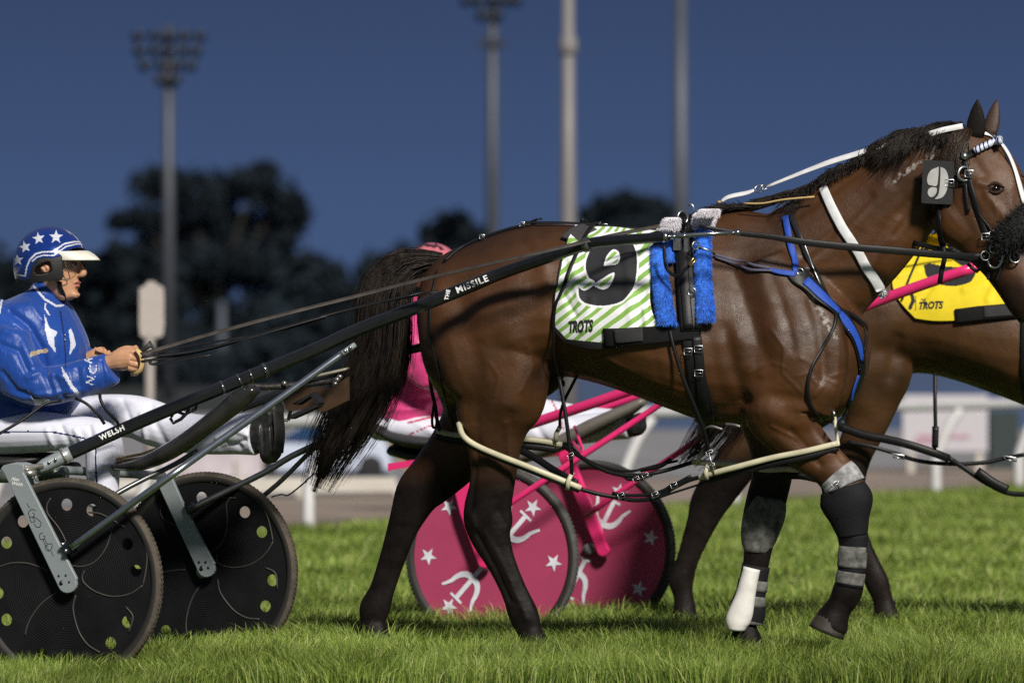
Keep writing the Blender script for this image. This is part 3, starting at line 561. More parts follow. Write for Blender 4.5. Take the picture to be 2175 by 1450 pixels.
mb = MB(); strap_on(mb, [(1311, 712), (1340, 712), (1368, 711)], 29, .027, .004); mb.build('fastener', mat('hook_tape', (.035, .035, .037), .95, bump=.6, bscale=900), sc_root)

# --- harness saddle (pad, girth, pads of fleece, fittings)
hs = thing('harness_saddle', 'black harness saddle with girth and blue fleece pads behind the withers', 'harness')
mb = MB()
strap_on(mb, [(1466, 458), (1462, 500), (1462, 560), (1465, 640), (1468, 705)], [46, 50, 54, 52, 48], .018, .014, lat=.06)
strap_on(mb, [(1455, 470), (1452, 540), (1457, 640), (1462, 700)], 20, .030, .006)
strap_on(mb, [(1478, 470), (1477, 560), (1480, 640), (1480, 700)], 15, .030, .006)
mb.build('saddle_pad', BLACKL, hs)
mb = MB(); strap_on(mb, [(1462, 700), (1470, 740), (1480, 800), (1492, 850), (1500, 893)], [44, 34, 38, 44, 46], .010, .008); strap_on(mb, [(1478, 715), (1484, 760), (1490, 820), (1500, 870)], 20, .020, .006)
mb.build('girth', BLACKL, hs)
for x, y in ((1462, 745), (1482, 740), (1484, 787)): mb = MB(); buckle(mb, H(x, y, .026)[0], .014, th=.0017); mb.build('buckle', STEEL, hs)
mb = MB(); mb.torus(H(1467, 628, .04)[0], HP.nn, .014, .0022, 24, 6); mb.build('ring', STEEL, hs)
def fleece(path, wpx, thick, name, m, wstr=.009, n=9000, mcol=None):
    A = catmull(np.array(path, float), 6); Wp = np.interp(np.linspace(0, 1, len(A)), np.linspace(0, 1, len(wpx)), wpx); mb = MB(); X = []; 
    R = []
    for (x, y), w_ in zip(A, Wp):
        c, nn = H(x, y, .016); w2 = w_/602/2; a = np.arange(16)/16*2*math.pi; W = HP.t
        R.append(c+np.cos(a)[:, None]*W*w2+np.sin(a)[:, None]*HP.nn*thick*.55+HP.nn*thick*.45)
    R = np.array(R); mb.rings(R)
    for _ in range(n):                                # tufts
        i = rng.uniform(0, len(R)-1.001); a = rng.uniform(0, 2*math.pi); i0 = int(i); f = i-i0; j = int(a/2/math.pi*16) % 16; fj = a/2/math.pi*16 % 1
        if math.sin(a) < -.35: continue
        p = (R[i0, j]*(1-fj)+R[i0, (j+1) % 16]*fj)*(1-f)+(R[i0+1, j]*(1-fj)+R[i0+1, (j+1) % 16]*fj)*f; nn = unit(math.cos(a)*HP.t+math.sin(a)*HP.nn); d = unit(nn*.8+rng.normal(0, .42, 3)+np.array((0, 0, -.75))); s = unit(np.cross(d, rng.normal(0, 1, 3))); L = wstr*rng.uniform(.7, 1.7)
        mb.add([p-s*.0010, p+s*.0010, p+d*L+np.array((0, 0, -.003))], [(0, 1, 2)])
    mb.build(name, m, hs, fixn=False)
FB = mat('blue_fleece', (.022, .17, .80), .8, var=.45, scale=60, sheen=.3); FW = mat('white_fleece', (.86, .83, .90), .85, var=.15, scale=60, sheen=.3)
fleece([(1402, 528), (1406, 590), (1412, 640), (1420, 690)], [27, 31, 33, 37], .034, 'fleece_pad', FB)
fleece([(1421, 505), (1424, 530), (1427, 560)], [20, 18, 12], .02, 'fleece_pad', FB, n=2500)
fleece([(1497, 486), (1496, 540), (1497, 600), (1500, 650), (1500, 684)], [30, 32, 33, 37, 34], .038, 'fleece_pad', FB, n=11000)
fleece([(1430, 462), (1425, 478), (1422, 494), (1421, 508)], [30, 38, 36, 26], .036, 'fleece_pad', FW, wstr=.009, n=7000)
fleece([(1510, 444), (1504, 458), (1500, 475), (1497, 492)], [38, 44, 44, 36], .038, 'fleece_pad', FW, wstr=.009, n=9000)
mb = MB(); c = H(1444, 500, .05)[0]
mb.box(H(1446, 531, .046)[0], [HP.t*.013, np.array((0, 0, .031)), HP.nn*.012]); mb.box(H(1463, 533, .04)[0], [HP.t*.008, np.array((0, 0, .030)), HP.nn*.010])
mb.build('shaft_holder', mat('scuffed_steel', (.45, .45, .46), .3, .9, var=.3), hs, smooth=False)
mb = MB(); p = HP.pt(1450, 462, .12); mb.torus(p, unit(HP.nn+HP.t*1.2), .022, .004, 28, 8)
mb.tube([HP.pt(1455, 482, .12), HP.pt(1458, 500, .14)], .005)
mb.build('terret', STEEL, hs); mb = MB(); mb.tube([HP.pt(1461, 436, .02), HP.pt(1468, 434, .02), HP.pt(1473, 440, .02), HP.pt(1474, 452, .02)], .0035, sub=4); mb.build('hook', STEEL, hs)
mb = MB(); loose(mb, [(1410, 520, .34), (1413, 560, .345), (1422, 578, .35), (1440, 585, .36), (1458, 570, .36), (1478, 548, .36)], .006); mb.build('loop_strap', BLACKL, hs)
mb = MB(); mb.tube([HP.pt(1464, 563, .37), HP.pt(1472, 548, .37), HP.pt(1479, 550, .37), HP.pt(1470, 562, .37), HP.pt(1465, 564, .37)], .003, closed=False); mb.build('snap_hook', mat('brass', (.75, .55, .22), .3, .9), hs)

# --- back strap and crupper
bs = thing('back_strap', 'thin black strap along the horse croup from saddle to tail', 'harness strap')
mb = MB(); strap_on(mb, [(1440, 492), (1330, 491), (1255, 483), (1190, 480), (1130, 480)], 12, .012, .006, lat=.03); strap_on(mb, [(1130, 480), (1080, 490), (1020, 511), (975, 532), (945, 558)], 9, .008, .006, lat=.03); mb.build('strap', BLACKL, bs)
mb = MB(); strap_on(mb, [(1108, 478), (1125, 476), (1148, 477)], 14, .020, .006, lat=.02); mb.build('keeper', BLACKL, bs)
for x, y in ((1112, 478), (1285, 474), (1028, 504)): mb = MB(); buckle(mb, H(x, y+6, .014, .03)[0], .009, th=.0015); mb.build('buckle', STEEL, bs)
mb = MB(); mb.tube([H(1235, 480, .012, .03)[0], HP.pt(1237, 466, .03), H(1248, 480, .012, .03)[0]], .006, sub=4); mb.build('loop', BLACKL, bs)

# --- hanging straps that carry the hopples
hg = thing('hip_strap', 'thin black strap hanging down the back of the near thigh', 'harness strap')
mb = MB(); strap_on(mb, [(930, 575), (917, 640), (916, 700), (922, 745), (936, 800), (951, 860), (966, 905)], 5, .006, .004, lat=.1); mb.build('strap', BLACKL, hg)
mb = MB(); loose(mb, [(912, 795, .02), (917, 830, .0), (924, 860, 0), (928, 890, 0), (934, 915, 0)], .007); loose(mb, [(922, 855, .02), (918, 885, .02), (919, 905, .02), (926, 906, .02), (928, 885, .02)], .005); mb.build('strap_end', BLACKL, hg)
cs = thing('cloth_strap', 'black strap crossing the green striped cloth', 'harness strap')
mb = MB(); strap_on(mb, [(1277, 474), (1252, 500), (1228, 545), (1205, 600), (1189, 650), (1182, 700), (1184, 760), (1196, 820)], [9, 9, 9, 8, 7, 7, 7, 7], .026, .004, lat=.05); mb.build('strap', BLACKL, cs)

# --- hopples: leg loops and the straps that join them
hop = thing('hopples', 'cream plastic leg hopples joined by black straps round the dark bay legs', 'hopples')
def loop_leg(front, r=.0105, name='leg_loop', back=None):
    mb = MB(); mb.tube([HP.pt(*p) for p in front], r, k=8, up=HP.nn, flat=.75, sub=6); mb.build(name, CREAM, hop)
    if back: mb = MB(); mb.tube([HP.pt(*p) for p in back], r*1.25, k=8, up=HP.nn, flat=.5, sub=6); mb.build('loop_lining', BLACKL, hop)
loop_leg([(974, 898, .18), (984, 925, .215), (1010, 945, .225), (1060, 967, .225), (1120, 990, .22), (1180, 1014, .20), (1234, 1036, .17)], back=[(990, 940, .20), (1040, 945, .03), (1110, 958, .04), (1180, 1000, .12), (1225, 1026, .16)])
mb = MB(); mb.tube([HP.pt(*p) for p in [(985, 937, .21), (1010, 953, .218), (1060, 975, .218), (1120, 998, .213), (1180, 1022, .195), (1230, 1043, .165)]], .007, k=6, up=HP.nn, flat=.7, sub=5); mb.build('loop_lining', BLACKL, hop)
loop_leg([(928, 914, -.03), (955, 922, -.05), (985, 924, -.05), (1060, 928, -.06), (1110, 932, -.07), (1150, 936, -.08), (1194, 944, -.10)], back=[(928, 926, -.04), (985, 938, -.06), (1060, 944, -.07), (1110, 946, -.08), (1150, 950, -.09), (1180, 954, -.1)])
loop_leg([(1485, 1014, .16), (1510, 1006, .19), (1570, 990, .222), (1640, 972, .23), (1710, 958, .225), (1780, 941, .20)], back=[(1500, 1018, .165), (1570, 1002, .20), (1640, 984, .215), (1710, 970, .215), (1780, 950, .19)])
loop_leg([(1781, 946, .20), (1776, 915, .19), (1773, 885, .17)], r=.006)
loop_leg([(1471, 981, -.10), (1510, 983, -.09), (1560, 985, -.08), (1620, 998, -.07), (1670, 996, -.07), (1706, 1002, -.09)], back=[(1600, 1006, -.07), (1650, 1010, -.07), (1700, 1010, -.08), (1740, 1018, -.1)])
for a, b, lat in (((1205, 1040), (1216, 1002), .20), ((1180, 938), (1190, 905), -.08), ((1501, 1018), (1505, 985), .19), ((1480, 985), (1500, 952), -.09)):
    mb = MB(); mb.tube([HP.pt(a[0], a[1], lat+.004), HP.pt((a[0]+b[0])/2-4, (a[1]+b[1])/2, lat+.012), HP.pt(b[0], b[1], lat)], .0085, k=6, up=HP.nn, flat=.45); mb.build('tie', CREAM, hop)
def carry(pts, r=.006, name='joining_strap', flat=.5): 
    mb = MB(); loose(mb, pts, r, flat=flat); return mb.build(name, BLACKL, hop)
carry([(1232, 1038, .16), (1268, 1048, .14), (1310, 1056, .12), (1350, 1062, .12), (1395, 1056, .13), (1430, 1036, .14), (1462, 1020, .15), (1490, 1012, .16)], .0075)
carry([(1300, 1047, .125), (1345, 1052, .125), (1395, 1046, .13), (1430, 1030, .14), (1468, 1010, .15)], .006)
carry([(1395, 1058, .13), (1430, 1046, .14), (1480, 1030, .15), (1500, 1022, .15)], .004)
carry([(1194, 946, -.10), (1225, 965, -.08), (1262, 988, -.05), (1300, 1004, -.04), (1345, 1010, -.04), (1390, 1004, -.05), (1430, 994, -.08), (1474, 980, -.10)], .0075)
carry([(1190, 940, -.10), (1210, 945, -.1), (1240, 972, -.08), (1290, 994, -.05), (1340, 1000, -.04), (1385, 990, -.05), (1440, 978, -.08)], .0045)
carry([(1425, 975, -.06), (1400, 990, -.05), (1360, 998, -.05)], .008)
carry([(1330, 1016, -.03), (1355, 1018, -.03), (1385, 1008, -.05)], .006)
carry([(1410, 1046, .13), (1425, 1034, .135), (1440, 1028, .14)], .010)
carry([(1187, 800, .22), (1196, 850, .235), (1204, 900, .24), (1210, 950, .235), (1214, 985, .22), (1214, 1012, .20)], .0072, 'hanger')
carry([(1232, 785, .12), (1213, 822, .08), (1198, 852, .05), (1190, 880, .0), (1189, 906, -.05)], .0058, 'hanger', 1.)
carry([(1422, 700, .33), (1430, 735, .335), (1450, 800, .325), (1470, 850, .30), (1490, 900, .26), (1502, 940, .22), (1508, 965, .20)], .0072, 'hanger')
carry([(1500, 890, .05), (1503, 930, -.02), (1500, 960, -.08)], .007, 'hanger')
for x, y, l in ((1213, 968, .235), (1320, 1052, .13), (1392, 1050, .14), (1352, 1018, -.02), (1372, 1010, -.03), (1508, 962, .21), (1432, 1030, .15), (1512, 990, .2)): mb = MB(); buckle(mb, HP.pt(x, y, l), .0115, ax=HP.t+np.array((0, 0, .4)), th=.0018); mb.build('buckle', STEEL, hop)
mb = MB(); mb.tube([HP.pt(1505, 960, .215), HP.pt(1512, 985, .21), HP.pt(1517, 1010, .2)], .0035); mb.build('link', STEEL, hop); mb = MB(); mb.tube([HP.pt(1770, 872, .19), HP.pt(1773, 885, .19)], .006); mb.build('link', STEEL, hop)
mb = MB(); 
for q_ in ([(1490, 912, .1), (1510, 905, .12), (1535, 912, .12)], [(1540, 900, .16), (1560, 902, .17), (1572, 906, .17)]): loose(mb, q_, .005)
mb.build('buckle', mat('dull_steel', (.3, .3, .3), .4, .8), hop)

# --- breast collar
bc = thing('breast_collar', 'bright blue breast collar with black edging across the horse shoulder', 'harness strap')
mb = MB(); strap_on(mb, [(1688, 578), (1696, 588), (1715, 602), (1745, 632), (1778, 664), (1802, 695), (1820, 730), (1828, 770), (1826, 800), (1815, 830)], [40, 42, 42, 40, 38, 36, 32, 26, 20, 12], .007, .008); mb.build('collar_backing', BLACKL, bc)
mb = MB(); strap_on(mb, [(1708, 598), (1745, 634), (1778, 667)], 22, .015, .005, lat=.2); strap_on(mb, [(1778, 667), (1803, 700), (1819, 735), (1824, 765)], [22, 22, 19, 8], .015, .005, lat=.15); strap_on(mb, [(1818, 795), (1808, 825), (1803, 848)], [9, 10, 6], .012, .005); mb.build('blue_band', BLUEW, bc)
mb = MB(); strap_on(mb, [(1670, 462), (1677, 505), (1684, 545), (1690, 580)], 14, .010, .006); strap_on(mb, [(1622, 571), (1655, 580), (1690, 584)], [6, 11, 13], .010, .006); mb.build('shoulder_strap', BLUEW, bc)
mb = MB(); strap_on(mb, [(1515, 544), (1545, 552), (1590, 562), (1635, 573)], 5, .016, .005); strap_on(mb, [(1520, 549), (1560, 563), (1600, 574), (1640, 577)], 5, .012, .004); mb.build('trace_cord', mat('grey_cord', (.10, .10, .16), .6, bump=.5, bscale=900), bc)
mb = MB(); mb.torus(H(1697, 582, .016)[0], HP.nn, .011, .003, 20, 6); mb.build('ring', STEEL, bc); mb = MB(); mb.torus(H(1481, 540, .06)[0], unit(HP.nn+HP.t), .014, .0028, 20, 6); mb.build('ring', STEEL, bc); mb = MB(); mb.tube([H(1483, 540, .06)[0], H(1508, 546, .045)[0], H(1520, 544, .02)[0]], .004); mb.build('link', STEEL, bc)
mb = MB(); strap_on(mb, [(1768, 655), (1800, 668), (1828, 688), (1836, 705), (1826, 770)], 9, .012, .005, lat=.1); strap_on(mb, [(1772, 650), (1772, 690), (1760, 720), (1735, 755), (1720, 790), (1716, 830), (1726, 865), (1745, 885), (1768, 897)], 7, .012, .005); strap_on(mb, [(1820, 800), (1802, 850), (1788, 890), (1782, 905)], 14, .008, .006); mb.build('side_strap', BLACKL, bc)
nk = thing('neck_strap', 'narrow black strap round the base of the horse neck', 'harness strap')
mb = MB(); strap_on(mb, [(1679, 452), (1698, 500), (1722, 560), (1745, 610), (1762, 650)], 11, .009, .005); mb.build('strap', mat('shiny_leather', (.02, .02, .022), .2), nk)
wsr = thing('head_pole_strap', 'flat white strap running down the side of the horse neck', 'harness strap')
mb = MB(); strap_on(mb, [(1751, 402), (1772, 450), (1795, 492), (1818, 528), (1845, 575), (1866, 610), (1877, 630)], [19, 20, 20, 20, 21, 22, 22], .014, .006, lat=.12); mb.build('strap', mat('white_webbing', (.70, .71, .72), .5, bump=.3, bscale=500), wsr)
mb = MB(); buckle(mb, H(1881, 624, .03, .12)[0], .012, ax=(1, 0, -1)); mb.build('buckle', STEEL, wsr)
oc = thing('overcheck_rein', 'white check rein from the saddle up over the horse mane', 'rein')
mb = MB(); up_ = np.array((0, -.6, .8))
oc_p = [(1532, 428, .03), (1548, 418, .03), (1585, 410, .03), (1602, 404, .03)]
mb.ribbon([HP.pt(*p) for p in oc_p], [.012, .022, .022, .012], .006, up_, 0, 4)
mb.ribbon([HP.pt(*p) for p in [(1628, 397, .035), (1690, 372, .04), (1760, 345, .05), (1815, 328, .055), (1862, 313, .06), (1910, 296, .07)]], [.012, .020, .03, .032, .032, .028], .006, up_, 0, 4)
mb.ribbon([HP.pt(*p) for p in [(1974, 285, .1), (2005, 276, .1), (2045, 268, .09)]], .02, .006, HP.nn, 0, 4)
mb.build('strap', WHITE, oc)
mb = MB(); mb.torus(HP.pt(1612, 401, .035), unit(HP.nn+np.array((0, 0, .5))), .014, .0025, 20, 6); mb.build('ring', STEEL, oc); mb = MB(); mb.torus(HP.pt(1622, 398, .035), unit(HP.nn+np.array((0, 0, .9))), .012, .0025, 20, 6); mb.build('ring', STEEL, oc)
mb = MB(); mb.tube([HP.pt(1531, 428, .03), HP.pt(1524, 432, .03), HP.pt(1526, 426, .03)], .004); mb.tube([HP.pt(1580, 432, .09), HP.pt(1620, 432, .1), HP.pt(1665, 424, .11), HP.pt(1730, 418, .11)], .0035, sub=4); mb.build('cord', mat('tan_cord', (.55, .38, .16), .6), oc)

# --- bridle with number plate
br = thing('bridle', 'black bridle with silver fittings and a black number 9 plate on the horse head', 'bridle')
pl_f = Frame(1990, 23.55, 6)
pc = pl_f.pt(1992, 391, 0); mb = MB(); uu, vv = pl_f.t, np.array((0, 0, 1.)); rot = math.radians(-3); uu, vv = uu*math.cos(rot)+vv*math.sin(rot), vv*math.cos(rot)-uu*math.sin(rot)
def rrect(hw, hh, r, n=5):
    out = []
    for cx_, cy_, a0 in ((hw-r, hh-r, 0), (-hw+r, hh-r, 90), (-hw+r, -hh+r, 180), (hw-r, -hh+r, 270)):
        for i in range(n+1):
            a = math.radians(a0+90*i/n); out.append((cx_+r*math.cos(a), cy_+r*math.sin(a)))
    return out
hx, _n = H(2009, 391, .040, .1); pc = hx
rp = rrect(.054, .075, .008); mb.prism([pc+uu*x+vv*y+pl_f.nn*.006 for x, y in rp], [pc+uu*x+vv*y for x, y in rp]); plate = mb.build('number_plate', mat('plate_black', (.022, .022, .024), .4, bump=.1), br, smooth=False)
S = lambda pts, cx_, cy_: [((x-cx_)/2.788/602, -(y-cy_)/2.788/602) for x, y in pts]
d9 = [[(1368, 500), (1330, 520), (1311, 560), (1316, 600), (1340, 608), (1368, 608), (1374, 560), (1374, 500)],
      [(1384, 498), (1412, 510), (1430, 545), (1434, 590), (1425, 640), (1406, 672), (1380, 684), (1362, 684), (1380, 660), (1386, 600), (1386, 540)],
      [(1340, 618), (1322, 630), (1318, 655), (1332, 675), (1352, 672), (1368, 650), (1368, 622)]]
mb = MB()
for poly in d9:
    pp = S(rnd(poly, 4), 1373, 588); mb.prism([pc+uu*x+vv*y+pl_f.nn*.0085 for x, y in pp], [pc+uu*x+vv*y+pl_f.nn*.0055 for x, y in pp])
mb.build('number', mat('plate_grey', (.42, .42, .41), .5), plate, smooth=False)
def HB(x, y, off=.008, lat=.12): return H(x, y, off, lat)
mb = MB()
for pts, w_ in (([(2050, 344), (2056, 365), (2062, 390), (2072, 425), (2085, 465), (2096, 500)], 11), ([(2010, 388), (2035, 389), (2052, 388)], 13), ([(2050, 300), (2048, 320), (2050, 340)], 12), ([(2052, 336), (2075, 322), (2100, 312), (2126, 300)], 14), ([(2052, 390), (2054, 420), (2058, 450)], 8), ([(2080, 450), (2100, 480), (2118, 500)], 5)):
    strap_on(mb, pts, w_, .010, .006, lat=.12)
strap_on(mb, [(1996, 425), (1999, 470), (2003, 520)], 15, .012, .006, lat=.1)
mb.tube([HP.pt(2003, 515, .09), HP.pt(2006, 550, .09), HP.pt(2000, 575, .09), HP.pt(1996, 602, .09)], .009, k=6, up=HP.nn, flat=.4)
mb.build('bridle_strap', BLACKL, br)
mb = MB()
A = catmull(np.array([(2072, 324), (2090, 315), (2110, 306), (2128, 298)], float), 10)
X = np.array([HB(x, y, .014)[0] for x, y in A]); mb.tube(X, .0125, k=10, mi=0)
bb = mb.build('browband', mat('browband_white', (.62, .66, .80), .35), br)
mb = MB()
for i in range(2, len(X)-1, 4): mb.tube([X[i]-HP.t*.002+np.array((0, 0, .013))+HP.nn*.004, X[i]+HP.nn*.0135, X[i]+HP.t*.004-np.array((0, 0, .013))+HP.nn*.006], .0028, sub=3)
mb.build('braid', mat('navy_braid', (.012, .016, .10), .4), bb)
mb = MB(); mb.ball(HB(2050, 338, .022)[0], .014, n=8); mb.build('rosette', STEEL, br); mb = MB(); mb.torus(HB(2052, 372, .02)[0], unit(HP.nn+HP.t*.8), .024, .005, 24, 8); mb.build('ring', STEEL, br)
for x, y, r in ((2023, 391, .015), (2061, 372, .014), (2094, 503, .014), (2030, 545, .010)): mb = MB(); buckle(mb, HB(x, y, .02)[0], r); mb.build('buckle', STEEL, br)
mb = MB(); strap_on(mb, [(2085, 286), (2108, 294), (2132, 318), (2148, 350), (2160, 385), (2170, 420), (2180, 455)], [9, 10, 10, 10, 11, 12, 12], .009, .005, lat=.1); mb.build('face_strap', WHITE, br)
mb = MB(); loose(mb, [(2092, 275, .1), (2120, 300, .1), (2145, 350, .1), (2160, 368, .1), (2185, 380, .1)], .003); mb.build('face_cord', BLACKL, br)
# sheepskin shadow roll
mb = MB(); A = catmull(np.array([(2132, 520), (2150, 498), (2175, 474), (2205, 452)], float), 6); C = np.array([HP.pt(x, y, .16+.03*math.sin(i/6)) for i, (x, y) in enumerate(A)])
mb.tube(C, [.035]+[.052]*(len(C)-2)+[.045], k=14)
for _ in range(5200):
    i = rng.integers(0, len(C)); d = unit(rng.normal(0, 1, 3)); d = unit(d-.6*d @ unit(C[-1]-C[0])*unit(C[-1]-C[0])); p = C[i]+rng.normal(0, .008, 3)+d*.047; s = unit(np.cross(d, rng.normal(0, 1, 3))); mb.add([p-s*.0022, p+s*.0022, p+d*.012+rng.normal(0, .004, 3)], [(0, 1, 2)])
mb.build('noseband_roll', mat('black_sheepskin', (.012, .012, .013), .9, var=.5, scale=80), br, fixn=False)
for x, y, r, l in ((2110, 500, .017, .15), (2113, 527, .018, .15), (2093, 543, .016, .15), (2156, 546, .019, .17)): mb = MB(); mb.torus(HP.pt(x, y, l), unit(HP.nn+HP.t*.5), r, .0034, 28, 8); mb.build('bit_ring', STEEL, br)
mb = MB(); mb.tube([HP.pt(2098, 552, .15), HP.pt(2104, 566, .15), HP.pt(2118, 568, .15), HP.pt(2127, 556, .15), HP.pt(2130, 540, .15)], .005, sub=4)
mb.build('bit_shank', STEEL, br)
mb = MB(); 
for q_ in ([(2128, 545, .15), (2124, 575, .15), (2116, 597, .15)], [(2100, 575, .13), (2099, 594, .13)], [(2030, 547, .13), (2060, 552, .14), (2092, 545, .15)], [(2055, 560, .12), (2075, 575, .12), (2090, 556, .14)]): loose(mb, q_, .006)
mb.build('bit_strap', BLACKL, br)
# --- reins from the cart driver's hands to the bit
rn = thing('driving_reins', 'long black leather reins from the blue driver hands to the horse bit', 'reins')
mb = MB(); mb.ribbon([HP.pt(*p) for p in [(1485, 480, .36), (1560, 494, .33), (1640, 503, .31), (1700, 513, .29), (1800, 524, .23), (1900, 532, .17), (2000, 541, .14), (2090, 546, .14)]], [.012, .018, .02, .024, .026, .026, .026, .022], .005, HP.nn, 0, 4)
mb.ribbon([HP.pt(*p) for p in [(1940, 515, .05), (1990, 528, .08), (2030, 534, .1)]], .018, .005, HP.nn, 0, 4); mb.build('rein', BLACKL, rn)
# --- boots on the front legs
def boot(name, label, secs, m, cat='leg boot'):
    mb = MB(); limb(mb, HP, secs, k=22); return tag(mb.build(name, m), label, cat)
GB = mat('dark_boot', (.010, .010, .012), .7, spec=.18, bump=.4, bscale=160); GG = mat('grey_boot', (.115, .115, .105), .8, var=.7, scale=38, bump=.3, bscale=300); WB = mat('white_boot', (.78, .76, .72), .5, var=.12, scale=20)
kb = boot('knee_boot', 'black knee boot with a grey top band on the near foreleg', [(1790, 1036, .152, 49, .056), (1797, 1060, .152, 57, .057), (1801, 1080, .152, 53, .054), (1805, 1102, .152, 43, .047), (1809, 1124, .152, 36, .040), (1811, 1138, .152, 32, .037)], GB)
mb = MB(); limb(mb, HP, [(1776, 1006, .152, 43, .054), (1786, 1018, .152, 45, .055), (1794, 1034, .152, 47, .056)], k=22); mb.build('top_band', mat('worn_white_band', (.30, .30, .31), .8, var=.5, scale=40), kb)
mb = MB(); buckle(mb, HP.pt(1776, 1029, .215), .013, ax=(1, 0, .6)); mb.build('buckle', STEEL, kb)
tb = boot('tendon_boot', 'dark boot with grey straps below the knee of the near foreleg', [(1812, 1130, .15, 31, .035), (1812, 1180, .15, 30, .033), (1808, 1215, .15, 30, .033), (1803, 1246, .15, 31, .035)], GB)
for a, b in (((1812, 1160), (1809, 1205)), ((1808, 1214), (1804, 1240))):
    mb = MB(); limb(mb, HP, [(a[0], a[1], .15, 30.5, .0362), ((a[0]+b[0])/2, (a[1]+b[1])/2, .15, 31.5, .0368), (b[0], b[1], .15, 31, .0364)], k=22); mb.build('strap', GG, tb)
kb2 = boot('knee_boot', 'dirty grey knee boot on the far foreleg with the white shin guard', [(1632, 1055, -.14, 38, .052), (1626, 1085, -.14, 44, .053), (1616, 1120, -.14, 42, .05), (1610, 1150, -.14, 36, .044), (1608, 1172, -.14, 27, .037)], GG)
tb2 = boot('shin_guard', 'white hard shin guard with grey straps on the far foreleg', [(1597, 1206, -.10, 18, .028), (1591, 1230, -.10, 19, .03), (1583, 1265, -.10, 21, .03), (1574, 1298, -.10, 26, .034), (1566, 1320, -.10, 26, .036), (1564, 1338, -.10, 18, .03)], WB)
mb = MB(); limb(mb, HP, [(1606, 1200, -.14, 30, .034), (1600, 1232, -.14, 30, .034), (1594, 1268, -.14, 32, .035), (1590, 1300, -.14, 36, .038), (1588, 1325, -.14, 32, .036)], k=20); mb.build('wrap', GB, tb2)
for y in (1242, 1275, 1312):
    mb = MB(); limb(mb, HP, [(1600-(y-1242)*.13, y-11, -.14, 32, .0365), (1597-(y-1242)*.13, y+11, -.14, 33, .037)], k=20); mb.build('strap', GG, tb2)
# ---------------------------------------------------------------- the racing cart (sulky) of the leading horse
def rim(fr, c, lat, a, r):
    """point on a wheel: c centre, angle a (0 = forward, 90 = up), radius r"""
    a = np.asarray(a, float); r = np.asarray(r, float)
    return c+np.asarray(lat)[..., None]*fr.nn+(r*np.cos(a))[..., None]*fr.t+(r*np.sin(a))[..., None]*np.array((0, 0, 1.))
def tyremat(name, col):
    m = mat(name, col, .85, var=.35, scale=25, bump=.3, bscale=120); return m
def disc_mesh(holes, R, th):
    cu = bpy.data.curves.new('d', 'CURVE'); cu.dimensions = '2D'; cu.fill_mode = 'BOTH'; cu.extrude = th/2
    def circ(cx_, cy_, r, n):
        sp_ = cu.splines.new('POLY'); sp_.points.add(n-1); sp_.use_cyclic_u = True
        for i in range(n): sp_.points[i].co = (cx_+r*math.cos(2*math.pi*i/n), cy_+r*math.sin(2*math.pi*i/n), 0, 1)
    circ(0, 0, R, 96)
    for hx_, hy_, hr in holes: circ(hx_, hy_, hr, 22)
    o = bpy.data.objects.new('d', cu); COL.objects.link(o); dg = bpy.context.evaluated_depsgraph_get(); me = bpy.data.meshes.new_from_object(o.evaluated_get(dg)); bpy.data.objects.remove(o)
    V = get_v(me); Fs = [tuple(p.vertices) for p in me.polygons]; bpy.data.meshes.remove(me); return V, Fs
def place(fr, c, V, lat=0.): return c+V[:, :1]*fr.t+V[:, 1:2]*np.array((0, 0, 1.))+(V[:, 2:3]+lat)*fr.nn
def wheel(fr, c, R, parent, dm, tm, holes, rot=0.):
    wo = bpy.data.objects.new('wheel', None); COL.objects.link(wo); wo.parent = parent
    mb = MB(); n, k = 96, 10; a = np.arange(n)/n*2*math.pi; b = np.arange(k)/k*2*math.pi; r = .021
    G = rim(fr, c, np.broadcast_to((r*1.05*np.sin(b))[None], (n, k)), np.broadcast_to(a[:, None], (n, k)), np.broadcast_to((R-r+r*np.cos(b))[None], (n, k)))
    mb.rings(np.concatenate([G, G[:1]]), cap=False); mb.m = [0 if i_ % k in (0, 1, 9, 8) else 1 for i_ in range(len(mb.m))]
    for i in range(130):                              # tread blocks
        for s_ in (-1, 1):
            a0 = 2*math.pi*(i+.5*(s_ > 0))/130; pts = [rim(fr, c, s_*.003, a0, R+.0002), rim(fr, c, s_*.010, a0+.02, R-.0022), rim(fr, c, s_*.0165, a0+.045, R-.0085)]
            mb.tube(pts, .0013, k=4)
    mb.build('tyre', [tm, mat('tyre_wall', (.022, .020, .018), .7)], wo)
    mb = MB(); aa = np.linspace(0, 2*math.pi, 97)
    for lat in (.013, -.013): mb.tube(rim(fr, c, np.full(96, lat), aa[:-1], np.full(96, R-.030)), .0026, k=6, closed=True, up=fr.nn)
    mb.build('rim', mat('rim_worn', (.11, .105, .095), .5), wo)
    V, Fs = disc_mesh(holes, R-.026, .004); mb = MB(); mb.add(place(fr, c, V, .009), Fs)
    dk = mb.build('disc', dm, wo, smooth=False); mb = MB()
    p0, p1 = c-fr.nn*.04, c+fr.nn*.04; mb.tube([p0, p1], .022, k=16, up=(0, 0, 1)); mb.build('hub', ALU, wo); return wo, dk
W1 = Frame(144.5, 23.7, 22); C1 = P(144.5, 1235, 23.7); RW = .36; TRK = 1.15; C2 = C1-W1.nn*TRK
ring = [(.267*math.cos(math.radians(k*60+o_)), .267*math.sin(math.radians(k*60+o_)), .0212) for k in range(6) for o_ in (9, 30)]
cart = thing('racing_cart', 'black racing cart with solid black disc wheels and silver arms behind the dark bay horse', 'racing cart')
DISC = mat('disc_black', (.0075, .0075, .009), .6, spec=.2, var=.35, scale=12, bump=.15, bscale=40); TY = tyremat('dusty_tyre', (.075, .062, .046))
